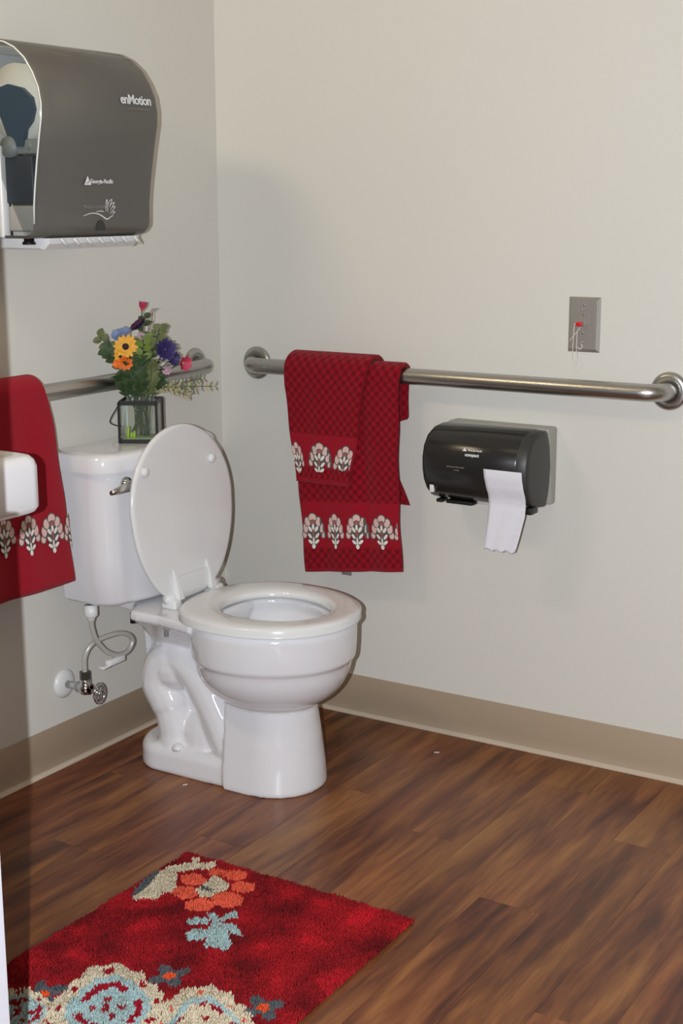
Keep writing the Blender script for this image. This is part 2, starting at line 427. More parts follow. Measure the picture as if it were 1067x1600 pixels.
for y in (-.058, .062):
    bm = B()
    pts = [lidpt(y, z, d) for z, d in ((.470, .004), (.455, .010), (.435, .015), (.415, .018), (.405, .020))]
    r = [[p + Vector((0, sy * w_, 0)) + Vector((dx, 0, 0)) for sy, dx in ((-1, -.014), (-1, 0), (1, 0), (1, -.014))] for p, w_ in zip(pts, (.004, .005, .006, .007, .009))]
    rings(bm, r); obj('hinge_bracket', fixn(bm), M_seat, lid, angle=40)
bm = B(); p0 = lidpt(-.05, .452, .0035); p1 = lidpt(.054, .452, .0035)
rings(bm, [[p0 + Vector((0, 0, -.04)), p0, p0 + Vector((.004, 0, 0)), p0 + Vector((.007, 0, -.04))], [p1 + Vector((0, 0, -.04)), p1, p1 + Vector((.004, 0, 0)), p1 + Vector((.007, 0, -.04))]])
obj('hinge_plate', fixn(bm), M_seat, lid, smooth=False)
# tank
def tank_ring(z, xf, hw, xb=.02, g=0, bulge=.022):
    r = []; pts = []
    rc = .055
    xs = xf - bulge   # front x at the corners
    pts.append((xb + g, hw - g)); 
    for k in range(9):
        t = k / 8 * PI / 2; pts.append((xs - rc + rc * math.sin(t) - g * math.sin(t), hw - rc + rc * math.cos(t) - g * math.cos(t)))
    for k in range(1, 16):
        u = (hw - rc) * (1 - 2 * k / 16); q = u / (hw - rc); pts.append((xs + bulge * (1 - q * q) - g, u))
    for k in range(9):
        t = (1 - k / 8) * PI / 2; pts.append((xs - rc + rc * math.sin(t) - g * math.sin(t), -(hw - rc + rc * math.cos(t) - g * math.cos(t))))
    pts.append((xb + g, -(hw - g)))
    return [Vector((a, TY + b, z)) for a, b in pts]
bm = B()
rings(bm, [tank_ring(.388, .178, .168, .03, .03), tank_ring(.390, .184, .176, .03, .014), tank_ring(.396, .188, .181, .03, .004), tank_ring(.405, .190, .184, .03), tank_ring(.50, .193, .190, .026), tank_ring(.60, .196, .196), tank_ring(.697, .198, .200)])
obj('tank', fixn(bm), M_cer, toilet, angle=40)
bm = B()
rings(bm, [tank_ring(.698, .203, .205, .012, .006), tank_ring(.699, .207, .209, .012, 0), tank_ring(.7255, .208, .210, .012, 0), tank_ring(.733, .207, .209, .012, .003), tank_ring(.7385, .205, .207, .012, .010), tank_ring(.7405, .202, .205, .012, .022)])
obj('tank_lid', fixn(bm), M_cer, toilet, angle=40)
# flush lever at the front left corner of the tank
bm = B()
lathe(bm, (.178, TY - .138, .672), (1, -.15, 0), [(0, .014), (.006, .014), (.009, .011), (.012, .007), (.03, .006), (.03, 0)], 20)
pth = [(.206, TY - .125, .674), (.207, TY - .16, .671), (.205, TY - .195, .667), (.2, TY - .212, .664)]
rs = []
for (px, py, pz), (w_, h_) in zip(pth, ((.008, .013), (.007, .012), (.006, .008), (.004, .005))):
    rs.append([Vector((px + w_ * math.cos(2 * PI * k / 12), py, pz + h_ * math.sin(2 * PI * k / 12))) for k in range(12)])
rings(bm, rs); lv = obj('flush_lever', fixn(bm), M_chrome, toilet); lv['label'] = 'chrome lever'
for s in (-1, 1):
    bm = B(); lathe(bm, (.262, TY + s * .088, .057), (0, 0, 1), [(0, .014), (.006, .014), (.012, .010), (.015, .004), (.0152, 0)], 20)
    obj('bolt_cap', fixn(bm), M_white, toilet)
bm = B(); lathe(bm, (.165, TY - .115, .352), (0, 0, -1), [(-.02, .006), (.005, .006), (.006, .0)], 12); obj('tank_bolt', fixn(bm), M_blk, toilet)

# ------------------------------------------------------------------ supply valve and hose
SV = thing('water_supply_valve', 'chrome stop valve with coiled grey hose on left wall under tank', 'valve', (0, -.628, .195))
obj('escutcheon', fixn(lathe(B(), (0, -.628, .192), (1, 0, 0), [(0, .034), (.003, .034), (.010, .024), (.012, .012), (.012, .009)], 28)), M_white, SV)
bm = B(); tube(bm, [(.006, -.628, .192), (.078, -.628, .192)], .009, 16); tube(bm, [(.045, -.628, .192), (.078, -.628, .192)], .0135, 16)
tube(bm, [(.066, -.628, .180), (.066, -.628, .214)], .0125, 16)
obj('valve_body', fixn(bm), M_chrome, SV)
bm = B(); tube(bm, [(.066, -.628, .210), (.066, -.628, .232)], .0125, 6); obj('nut', fixn(bm), mat('dark_nut', (96, 92, 84), .35, .8), SV, smooth=False)
bm = B(); tube(bm, [(.07, -.628, .190), (.105, -.628, .188)], .0045, 12)
hub = Vector((.107, -.628, .187)); 
rs = []
for k in range(28):
    t = 2 * PI * k / 28; rad = Vector((0, math.cos(t), math.sin(t))); cc = hub + Vector((0, .017 * math.cos(t), .022 * math.sin(t)))
    rs.append([cc + (rad * math.cos(a) + Vector((1, 0, 0)) * math.sin(a)) * .0035 for a in [2 * PI * j / 8 for j in range(8)]])
rings(bm, rs, loop=True)
for k in range(3):
    t = k * PI / 3; tube(bm, [hub + Vector((0, .017 * math.cos(t), .022 * math.sin(t))), hub - Vector((0, .017 * math.cos(t), .022 * math.sin(t)))], .0025, 8)
sphere(bm, hub, .006)
obj('handwheel', fixn(bm), M_chrome, SV)
M_hose = mat('grey_hose', (190, 188, 182), .35, .3)
pts = smooth_path([(.066, -.628, .226), (.066, -.627, .262), (.072, -.615, .288), (.080, -.585, .300), (.094, -.545, .304), (.100, -.515, .294), (.100, -.500, .275), (.098, -.515, .255), (.096, -.545, .253), (.094, -.585, .272), (.09, -.612, .305), (.088, -.622, .335), (.088, -.624, .358)], 8)
obj('hose', fixn(tube(B(), pts, .0062, 12)), M_hose, SV)
obj('coupling_nut', fixn(lathe(B(), (.088, -.624, .389), (0, 0, -1), [(0, .015), (.022, .016), (.026, .012), (.030, .009), (.036, .008), (.036, 0)], 16)), M_white, SV)
bm = B(); box(bm, .092, .108, -.59, -.535, .238, .252, .003); box(bm, .09, .106, -.61, -.585, .236, .242, .002)
tg = obj('hose_tag', fixn(bm), M_white, SV)

# ------------------------------------------------------------------ paper towel dispenser (left wall)
Y0, Y1 = -.872, -.515
PT = thing('paper_towel_dispenser', 'large smoked grey paper towel dispenser mounted on left wall above sink', 'towel dispenser', (0, -.69, 1.2))
pr = [(.002, 1.578), (.07, 1.577), (.12, 1.573), (.155, 1.567), (.180, 1.556), (.205, 1.536), (.225, 1.508), (.238, 1.480), (.2435, 1.450), (.2425, 1.425), (.235, 1.388), (.226, 1.340), (.219, 1.300), (.213, 1.260), (.211, 1.225), (.209, 1.212), (.200, 1.203), (.185, 1.199), (.002, 1.199)]
pc = Vector((.10, 0, 1.38))
def prof_ring(y, g):
    r = []
    for i, (px, pz) in enumerate(pr):
        d = Vector((px - pc.x, 0, pz - pc.z)); L_ = d.length
        q = Vector((pc.x, 0, pc.z)) + d * ((L_ - g) / L_)
        r.append(Vector((px if px < .01 else q.x, y, min(max(q.z, 1.199 + g), 1.578 - g))))
    return r
M_smoke = smoky('smoked_cover', (.42, .41, .39), (112, 108, 103), .66, .16)
M_clear = smoky('smoked_window', (.86, .89, .90), (60, 68, 72), .22, .05)
bm = B()
ys = [(Y0, .006), (Y0 + .003, .002), (Y0 + .008, 0), (Y1 - .022, 0), (Y1 - .012, .003), (Y1 - .005, .009), (Y1, .020)]
rs = [prof_ring(y, g) for y, g in ys]
V = rings(bm, rs, cap=False, closed=False)
f = bm.faces.new(V[-1])
bmesh.ops.triangulate(bm, faces=[f])
obj('cover', bm, M_smoke, PT, angle=60)
bm = B(); f = bm.faces.new([bm.verts.new(p) for p in prof_ring(Y0 + .0005, .007) if p.x > .125 or p.z > 1.37]); bmesh.ops.triangulate(bm, faces=[f])
win = obj('side_window', bm, M_clear, PT, smooth=False); win['label'] = 'clear side panel'
bm = B(); tube(bm, [p + Vector((.0005, -.001, 0)) for p in prof_ring(Y0 + .001, .003)[2:-4]], .0015, 8)  # added pale tube paints the bright highlight along the cover's left edge
obj('edge_highlight', fixn(bm), mat('painted_highlight', (215, 220, 218), .15), PT)
# rear housing
bm = B(); box(bm, 0, .13, Y0 - .002, Y0 + .02, 1.200, 1.375, .004); box(bm, 0, .02, Y0 + .02, Y1, 1.21, 1.56, .004)
obj('rear_housing', fixn(bm), M_white, PT)
# inside: roll, hub arm, roller bar, module
bm = B(); lathe(bm, (.160, Y0 + .018, 1.455), (0, 1, 0), [(0, .022), (0, .072), (.30, .072), (.30, .022)], 40, cap=False); obj('paper_roll', fixn(bm), mat('roll_paper', (236, 232, 222), .9), PT)
M_hub = mat('hub_blue', (52, 72, 92), .4)
bm = B(); yh = Y0 + .008
hubp = [(.125, 1.482), (.150, 1.488), (.185, 1.480), (.208, 1.462), (.213, 1.440), (.205, 1.418), (.190, 1.404), (.182, 1.372), (.150, 1.372), (.135, 1.41), (.122, 1.44)]
rings(bm, [[Vector((px, y, pz)) for px, pz in hubp] for y in (yh, yh + .010)]); obj('hub_arm', fixn(bm), M_hub, PT, smooth=False)
bm = B(); tube(bm, [(.19, Y0 + .012, 1.375), (.205, Y1 - .04, 1.375)], .011, 14); tube(bm, [(.145, Y0 + .005, 1.372), (.145, Y0 + .03, 1.372)], .020, 18)
box(bm, .15, .218, Y0 + .012, Y0 + .03, 1.358, 1.386, .003)
obj('roller_bar', fixn(bm), mat('roller_grey', (135, 140, 138), .45), PT)
bm = B(); box(bm, .10, .203, Y0 + .055, Y1 - .04, 1.245, 1.362, .004); obj('feed_module', fixn(bm), mat('module_grey', (96, 92, 90), .4), PT)
bm = B(); box(bm, .138, .205, Y0 + .006, Y0 + .05, 1.212, 1.262, .005); obj('corner_block', fixn(bm), mat('block_grey', (160, 158, 154), .5), PT)
bm = B(); box(bm, .10, .20, Y0 + .012, Y0 + .04, 1.265, 1.355, .004); obj('battery_case', fixn(bm), mat('dark_case', (46, 50, 60), .5), PT)
# chute below with curled fins
bm = B(); rs = []
for y, g in ((Y0 + .045, .012), (Y0 + .05, .002), (Y1 - .040, .002), (Y1 - .034, .010)):
    rs.append([Vector(p) for p in ((.05, y, 1.199), (.204 - g, y, 1.199), (.201 - g, y, 1.188), (.188 - g, y, 1.176 + g * .3), (.05, y, 1.176 + g * .3))])
rings(bm, rs); ch = obj('paper_chute', fixn(bm), M_white, PT, angle=30)
for k in range(7):
    yy = Y0 + .075 + k * .037; bm = B()
    tube(bm, smooth_path([(.2065, yy, 1.1985), (.2075, yy + .006, 1.192), (.206, yy + .016, 1.186), (.198, yy + .030, 1.181)], 4), [.002, .003, .0038, .004, .004, .004, .0038, .0034, .003, .0026, .0022, .0018, .0014], 6)
    obj('chute_fin', fixn(bm), M_white, ch)
obj('lock_knob', fixn(lathe(B(), (.165, Y0 + .030, 1.199), (0, 0, -1), [(0, .010), (.006, .010), (.007, .013), (.012, .013), (.012, 0)], 20)), M_blk, PT)
# thumb notch at lower edge
bm = B(); pts = [Vector((.2118, -.684 + .014 * math.cos(t), 1.212 + .021 * math.sin(t))) for t in [PI * k / 12 for k in range(13)]]
rings(bm, [pts, [p + Vector((.0012, 0, 0)) for p in pts]]); obj('release_button', fixn(bm), M_dark, PT, smooth=False)
def place_text(s, size, parent, loc, rot, mt, name='lettering', bold=0.0, spacing=1.0):
    me = text_mesh(s, size, bold=bold, spacing=spacing); me.transform(Matrix.Translation(loc) @ rot)
    return obj(name, me, mt, parent, smooth=False)
def rx(tilt):  # faces +x, reading along +y; tilt: forward lean
    return Matrix.Rotation(tilt, 4, 'Y') @ Matrix((Vector((0, 1, 0)), Vector((0, 0, 1)), Vector((1, 0, 0)))).transposed().to_4x4()
place_text('enMotion', .0265, PT, (.2432, -.598, 1.469), rx(-.15), M_ink, bold=.0004, spacing=.92)
place_text('automated touchless towel', .0062, PT, (.2452, -.594, 1.452), rx(-.05), M_inkd)
place_text('Georgia-Pacific', .0115, PT, (.2245, -.690, 1.308), rx(.17), M_ink, bold=.0002)
place_text('Motion Activated', .0105, PT, (.2145, -.700, 1.259), rx(.12), M_inkd)
def strip(bm, pts, w, d=.0006):
    """thin ribbon in the y-z plane facing +x"""
    pts = [Vector(p) for p in pts]; top = []; bot = []
    for i, p in enumerate(pts):
        t = (pts[min(i + 1, len(pts) - 1)] - pts[max(i - 1, 0)]).normalized(); n = Vector((0, -t.z, t.y)); ww = w * (1 - abs(2 * i / (len(pts) - 1) - 1) * .6)
        top.append(p + n * ww); bot.append(p - n * ww)
    rings(bm, [[a, b, b + Vector((d, 0, 0)), a + Vector((d, 0, 0))] for a, b in zip(top, bot)])
bm = B()
X = .2245
for tri in ([(-.742, 1.301), (-.722, 1.301), (-.732, 1.318)],):
    o_ = [Vector((X, a, b)) for a, b in tri]; c = sum(o_, Vector()) / 3
    rings(bm, [o_, [p + Vector((.0006, 0, 0)) for p in o_]])
obj('emblem', fixn(bm), M_ink, PT, smooth=False)
bm = B(); strip(bm, [(X + .0008, -.738, 1.3035), (X + .001, -.731, 1.306), (X + .001, -.7275, 1.311)], .0009)
obj('emblem_line', fixn(bm), M_inkd, PT, smooth=False)
bm = B(); X = .2150
strip(bm, smooth_path([(X, -.738, 1.241), (X, -.715, 1.246), (X, -.692, 1.244), (X, -.674, 1.236), (X, -.666, 1.234), (X, -.657, 1.238), (X, -.648, 1.241)], 4), .0013)
strip(bm, smooth_path([(X, -.700, 1.249), (X, -.686, 1.250), (X, -.676, 1.249)], 4), .0008)
X = .2155
for fy, fz, gy, gz in ((-.668, 1.250, -.666, 1.273), (-.661, 1.262, -.651, 1.273), (-.657, 1.257, -.644, 1.267), (-.655, 1.251, -.642, 1.259), (-.656, 1.245, -.643, 1.248)):
    strip(bm, smooth_path([(X, fy - .002, fz), (X, (fy + gy) / 2 - .003, (fz + gz) / 2 + .002), (X, gy, gz), (X, (fy + gy) / 2 + .002, (fz + gz) / 2 - .001), (X, fy + .003, fz - .002)], 4), .0007)
obj('hand_symbol', fixn(bm), M_ink, PT, smooth=False)

# ------------------------------------------------------------------ toilet tissue dispenser (right wall)
TX0, TX1 = .670, .925
TD = thing('toilet_paper_dispenser', 'black and grey toilet paper dispenser on right wall below grab bar', 'tissue dispenser', (.80, 0, .69))
bm = B(); box(bm, TX0 + .006, TX1 + .004, -.050, 0, .600, .776, .006, 3)
for v in bm.verts:
    if v.co.z < .62 and v.co.y < -.02: v.co.y += .022
obj('back_housing', fixn(bm), M_grey, TD, angle=40)
tp = [(-.060, .7755), (-.08, .7765), (-.115, .773), (-.142, .760), (-.160, .738), (-.168, .710), (-.167, .680), (-.160, .654), (-.147, .632), (-.128, .616), (-.10, .606), (-.06, .601), (-.044, .632), (-.032, .69), (-.044, .745)]
tpc = Vector((0, -.06, .69))
def tpr(x, g):
    r = []
    for py, pz in tp:
        d = Vector((0, py, pz)) - tpc; d = d * ((d.length - g) / d.length); r.append(Vector((x, (tpc + d).y, (tpc + d).z)))
    return r
bm = B(); V = rings(bm, [tpr(TX0, .016), tpr(TX0 + .003, .008), tpr(TX0 + .009, .002), tpr(TX0 + .016, 0), tpr(TX1 - .022, 0), tpr(TX1 - .020, .0015)], cap=True); fixn(bm)
tcv = obj('cover', bm, M_dark, TD, angle=50)
bm = B(); rings(bm, [tpr(TX1 - .0215, .001), tpr(TX1 + .001, .002), tpr(TX1 + .005, .006), tpr(TX1 + .006, .016)]); fixn(bm)
obj('end_cap', bm, M_black2, TD, angle=50)
for xa, xb in ((TX1 - .036, TX1 - .024), (TX1 - .014, TX1 + .003)):
    obj('hinge_tab', fixn(box(B(), xa, xb, -.135, -.10, .597, .612, .002)), M_blk, TD)
for xa, xb in ((TX0 + .020, TX0 + .035), (TX0 + .045, TX0 + .11)):
    obj('hinge_tab', fixn(box(B(), xa, xb, -.125, -.095, .600, .608, .002)), M_blk, TD)
obj('roller_rod', fixn(tube(B(), [(TX0 + .04, -.075, .601), (TX1 - .02, -.075, .601)], .005, 10)), M_white, TD)
bm = B(); box(bm, TX0 + .019, TX0 + .029, -.155, -.146, .628, .649, .001); 
stk = obj('sticker', fixn(bm), M_white, TD); stk['label'] = 'small white sticker'
def ry(tilt):  # faces -y
    return Matrix.Rotation(tilt, 4, 'X') @ Matrix((Vector((1, 0, 0)), Vector((0, 0, 1)), Vector((0, -1, 0)))).transposed().to_4x4()
place_text('Georgia-Pacific', .0056, TD, (.806, -.1640, .7335), ry(-.22), M_ink, bold=.0001)
place_text('compact', .0098, TD, (.799, -.1662, .7235), ry(-.20), M_ink, bold=.0003)
place_text('high capacity tissue system', .0040, TD, (.760, -.1683, .694), ry(0.02), M_inkd, bold=.0001)
place_text('coreless', .0040, TD, (.762, -.1679, .687), ry(0.06), M_inkd, bold=.0001)
bm = B(); t_ = [Vector((.781 + a, -.1642, .7310 + b)) for a, b in ((-.006, 0), (.005, 0), (-.0005, .007))]
rings(bm, [t_, [p + Vector((0, -.0006, 0)) for p in t_]]); obj('emblem', fixn(bm), M_ink, TD, smooth=False)
# hanging sheet
def curve_at(tab, t):
    for (a, b), (c, d) in zip(tab, tab[1:]):
        if t <= c: return b + (d - b) * (t - a) / (c - a)
    return tab[-1][1]
bm = B(); rows = []; N = 40; K = 12
for i in range(N + 1):
    s = i / N; z = .697 - s * .186
    if z > .616: y = curve_at([(-.71, -.168), (-.68, -.167), (-.654, -.160), (-.632, -.149), (-.60, -.140)], -z) - .0035
    else: y = -.1455 + .010 * math.sin((.616 - z) * 25)
    if z <= .66: y = min(y, -.1485)
    xl = curve_at([(0, .829), (.3, .834), (.5, .832), (.75, .828), (1, .824)], s); xr = curve_at([(0, .921), (.3, .924), (.55, .921), (.8, .910), (1, .900)], s)
    xl -= -.001; xr -= .000
    rows.append([Vector((xl + (xr - xl) * k / K, y + .0015 * math.sin(k * 1.1 + s * 5) * s, z + .003 * math.sin(k * 1.7) * (s > .97))) for k in range(K + 1)])
V = [[bm.verts.new(p) for p in r] for r in rows]
for i in range(N):
    for k in range(K): bm.faces.new((V[i][k], V[i][k + 1], V[i + 1][k + 1], V[i + 1][k]))
bmesh.ops.recalc_face_normals(bm, faces=bm.faces)
sh = obj('toilet_paper_sheet', bm, M_paper, loc=(.87, -.15, .51)); tag(sh, 'loose white tissue sheet hanging out of black dispenser front', 'toilet paper')
md = sh.modifiers.new('t', 'SOLIDIFY'); md.thickness = .0008; md.offset = 0

# ------------------------------------------------------------------ pull cord plate
PP = thing('pull_cord_station', 'stainless wall plate with red lever and white pull cord above grab bar', 'wall plate', (.984, 0, 1.004))
def rr(x0, x1, z0, z1, y): return [Vector(p) for p in ((x0, y, z0), (x1, y, z0), (x1, y, z1), (x0, y, z1))]
bm = B(); rings(bm, [rr(.9475, 1.0205, .9445, 1.0635, 0), rr(.9475, 1.0205, .9445, 1.0635, -.001), rr(.9545, 1.0135, .9515, 1.0565, -.006)]); fixn(bm)
obj('face_plate', bm, M_plate, PP, smooth=False)
for x_, z_, r_ in ((.984, 1.047, .0026), (.979, 1.036, .002), (.984, 1.027, .0026), (.983, .986, .0026), (.983, .966, .0026)):
    obj('screw', fixn(lathe(B(), (x_, -.006, z_), (0, -1, 0), [(0, r_), (.0012, r_), (.0020, r_ * .5), (.002, 0)], 14)), M_chrome, PP)
bm = B(); box(bm, .970, .984, -.020, -.006, 1.001, 1.010, .002); bm2 = obj('red_lever', fixn(bm), M_red, PP); bm2['label'] = 'red plastic lever'
bm = B()
for pts in ([(.971, -.021, 1.008), (.968, -.020, .995), (.966, -.016, .975), (.963, -.012, .950), (.961, -.006, .925), (.966, -.005, .905), (.972, -.005, .90)],
            [(.983, -.018, 1.000), (.975, -.018, .990), (.966, -.016, .980), (.954, -.010, .968)],
            [(.975, -.018, .990), (.973, -.014, .97), (.972, -.012, .95), (.973, -.008, .93), (.969, -.006, .915)],
            [(.974, -.012, .955), (.980, -.012, .951), (.985, -.012, .957), (.982, -.012, .964)]):
    tube(bm, smooth_path(pts, 5), .0009, 6)
obj('pull_string', fixn(bm), M_string, PP)

# ------------------------------------------------------------------ towels
def towel_material():
    mm = bpy.data.materials.new('red_terry'); mm.use_nodes = True; nt = mm.node_tree; b = nt.nodes['Principled BSDF']; L = nt.links.new
    b.inputs['Roughness'].default_value = .95; b.inputs['Sheen Weight'].default_value = .25; b.inputs['Sheen Roughness'].default_value = .5
    b.inputs['Sheen Tint'].default_value = (1, .35, .35, 1); b.inputs['Specular IOR Level'].default_value = .1
    uv = nt.nodes.new('ShaderNodeUVMap'); sp = nt.nodes.new('ShaderNodeSeparateXYZ'); L(uv.outputs[0], sp.inputs[0])
    def mth(op, a, b_=None, c=None):
        n = nt.nodes.new('ShaderNodeMath'); n.operation = op
        for i, v in enumerate((a, b_, c)):
            if v is None: continue
            if isinstance(v, (int, float)): n.inputs[i].default_value = v
            else: L(v, n.inputs[i])
        return n.outputs[0]
    k = 2 * PI / .024
    a = mth('COSINE', mth('MULTIPLY', sp.outputs[0], k)); c = mth('COSINE', mth('MULTIPLY', sp.outputs[1], k))
    dia = mth('MULTIPLY', a, c)      # diamond dots
    mask = nt.nodes.new('ShaderNodeAttribute'); mask.attribute_name = 'dobby'
    dm = mth('MULTIPLY', mth('MULTIPLY_ADD', dia, .5, .5), mask.outputs['Fac'])
    mx = nt.nodes.new('ShaderNodeMix'); mx.data_type = 'RGBA'; L(dm, mx.inputs['Factor'])
    mx.inputs[6].default_value = (*lin((150, 22, 38)), 1); mx.inputs[7].default_value = (*lin((104, 8, 20)), 1)
    n = nt.nodes.new('ShaderNodeTexNoise'); n.inputs['Scale'].default_value = 900; tc = nt.nodes.new('ShaderNodeTexCoord'); L(tc.outputs['Object'], n.inputs['Vector'])
    L(mx.outputs[2], b.inputs['Base Color'])
    h = mth('SUBTRACT', mth('MULTIPLY', n.outputs['Fac'], .7), dm)
    bp = nt.nodes.new('ShaderNodeBump'); bp.inputs['Strength'].default_value = .7; bp.inputs['Distance'].default_value = .002; L(h, bp.inputs['Height']); L(bp.outputs['Normal'], b.inputs['Normal'])
    return mm
M_towel = towel_material()
M_e_out = mat('thread_slate', (84, 84, 84), .9); M_e_pink = mat('thread_pink', (214, 180, 172), .9); M_e_white = mat('thread_cream', (226, 218, 208), .9); M_e_rose = mat('thread_rose', (158, 88, 84), .9)
class Towel:
    """cloth over a bar: s = arc length (0 at the crest, + down the front, - down the back), w = 0..1 across"""
    def __init__(self, axis, edgeL, edgeR, r, zb, sb, sf, off, thick=.010, wave=.004, seed=0, nw=3.0, bands=((0, 9),), tilt=0.0, creases=(), skew=0.0):
        self.__dict__.update(axis=axis, eL=edgeL, eR=edgeR, r=r, zb=zb, sb=sb, sf=sf, off=off, th=thick, wave=wave, seed=seed, nw=nw, bands=bands, tilt=tilt, creases=creases, skew=skew)
    def pt(self, w, s, lift=0.0):
        q = self.r * PI / 2
        r = self.r + lift
        if s > q: n = r; z = self.zb - (s - q); nx = 1
        elif s < -q: n = -r; z = self.zb - (-s - q)
        else:
            t = s / self.r; n = r * math.sin(t); z = self.zb + r * math.cos(t)
        sgn = 1 if s >= 0 else -1
        d = max(0, abs(s) - q)
        fall = min(1, d / .15)
        wv = self.wave * (fall * .85 + .15) * (math.sin(self.nw * 2 * PI * w + self.seed + d * 2) + .5 * math.sin(self.nw * 3.7 * PI * w + self.seed * 2 - d * 5))
        for cw, dep, wd in self.creases:
            wv -= dep * math.exp(-((w - cw) / wd) ** 2) * fall
        n += wv * sgn + (self.tilt * (w - .5) * fall if sgn > 0 else 0)
        if sgn > 0: n += .01 * fall * 0
        if sgn > 0: z += self.skew * (w - .5) * min(1, d / .48)
        a = self.eL(s) + (self.eR(s) - self.eL(s)) * w
        a += .0018 * math.sin(s * 38 + self.seed * 3) * (2 * w - 1)
        if self.axis == 'x': return Vector((a, -self.off - n, z))
        return Vector((self.off + n, a, z))
    def build(self, name, label, group, loc):
        nu, nv = 90, 140; bm = B(); uvl = bm.loops.layers.uv.new('UVMap'); at = bm.verts.layers.float.new('dobby')
        lay = []
        for side in (1, -1):
            V = []
            for j in range(nv + 1):
                s = -self.sb + (self.sb + self.sf) * j / nv; row = []
                for i in range(nu + 1):
                    w = i / nu
                    e = min(w, 1 - w) * nu; e2 = min(j, nv - j)
                    hem = 1 if min(e, e2) >= 1.5 else (.72 if min(e, e2) >= .5 else .25)
                    if e2 < 4 and e2 > 0: hem *= 1.12
                    v = bm.verts.new(self.pt(w, s, side * self.th / 2 * hem))
                    on = 0.0
                    for a, b in self.bands:
                        if a <= s <= b or a <= -s + 0 <= b and s < 0: on = 1.0
                    v[at] = on; row.append(v)
                V.append(row)
            lay.append(V)
        W_ = abs(self.eR(0) - self.eL(0))
        def quad(vs, uvs):
            f = bm.faces.new(vs)
            for l, u in zip(f.loops, uvs): l[uvl].uv = u
        for li, V in enumerate(lay):
            for j in range(nv):
                for i in range(nu):
                    idx = [(i, j), (i + 1, j), (i + 1, j + 1), (i, j + 1)]
                    if li: idx = idx[::-1]
                    quad([V[b][a] for a, b in idx], [(a / nu * W_, (-self.sb + (self.sb + self.sf) * b / nv)) for a, b in idx])
        A, Bk = lay
        for j in range(nv):
            for i in (0, nu): quad([A[j][i], A[j + 1][i], Bk[j + 1][i], Bk[j][i]], [(0, 0)] * 4)
        for i in range(nu):
            for j in (0, nv): quad([A[j][i], A[j][i + 1], Bk[j][i + 1], Bk[j][i]], [(0, 0)] * 4)
        fixn(bm)
        o = obj(name, bm, M_towel, loc=loc); tag(o, label, 'towel', group)
        self.o = o
        return o
    def motif(self, w, s, width, height, cut=None, wclip=(0, 1)):
        """embroidered lotus: shapes in unit coords (x -1..1, y -1..1), laid on the cloth"""
        bm = B(); W_ = abs(self.eR(s) - self.eL(s))
        def blob(cx, cy, rx_, ry_, rot, mi, lift, n=14):
            def P(px, py):
                ww = w + (px * width / 2) / W_; ss = s - py * height / 2
                return ww, ss
            vs = []; ok = True
            for k in range(n):
                t = 2 * PI * k / n; a = rx_ * math.cos(t); b = ry_ * math.sin(t)
                px = cx + a * math.cos(rot) - b * math.sin(rot); py = cy + (a * math.sin(rot) + b * math.cos(rot))
                ww, ss = P(px, py)
                ww = min(max(ww, wclip[0]), wclip[1])
                if cut is not None: ss = min(ss, cut)
                vs.append((ww, ss))
            c0 = P(cx, cy); c0 = (min(max(c0[0], wclip[0]), wclip[1]), min(c0[1], cut) if cut is not None else c0[1])
            area_ = 0
            for k in range(n): area_ += (vs[k][0] * vs[(k + 1) % n][1] - vs[(k + 1) % n][0] * vs[k][1])
            if abs(area_) < 1e-6: return
            V = [bm.verts.new(self.pt(a, b, self.th / 2 + .0012 + lift * .0005)) for a, b in vs]; c = bm.verts.new(self.pt(*c0, self.th / 2 + .0014 + lift * .0005))
            for k in range(n):
                f = bm.faces.new((c, V[k], V[(k + 1) % n])); f.material_index = mi
        petals = [(0, .72, .30, .24, 0), (-.44, .50, .24, .26, .5), (.44, .50, .24, .26, -.5), (-.66, .14, .22, .27, .2), (.66, .14, .22, .27, -.2), (-.78, -.22, .20, .20, 0), (.78, -.22, .20, .20, 0)]
        blob(0, .15, .60, .60, 0, 0, 0); blob(0, -.40, .40, .52, 0, 0, 1.9)
        for i_, (cx, cy, a, b, r) in enumerate(petals[::-1]): blob(cx, cy, a + .06, b + .05, r, 0, .3 + i_ * .25); blob(cx, cy, a - .01, b - .01, r, 1, .45 + i_ * .25)
        blob(0, .46, .24, .18, 0, 0, 2.2); blob(0, .46, .18, .13, 0, 3, 2.4)
        blob(0, .20, .10, .20, 0, 2, 2.5)
        for s_ in (-1, 1):
            blob(s_ * .26, .10, .10, .20, s_ * -.8, 2, 2.5); blob(s_ * .30, -.28, .09, .20, s_ * -.9, 2, 2.5); blob(s_ * .26, -.62, .09, .20, s_ * -1.1, 2, 2.5)
        blob(0, -.12, .06, .30, 0, 3, 2.6); blob(0, -.55, .07, .22, 0, 2, 2.6); blob(0, -.88, .14, .14, 0, 2, 2.6)
        if not len(bm.faces): bm.free(); return
        obj('embroidered_motif', bm, [M_e_out, M_e_pink, M_e_white, M_e_rose], self.o, smooth=False)
def tab(t): return lambda s: curve_at(t, s)
q1 = .030 * PI / 2
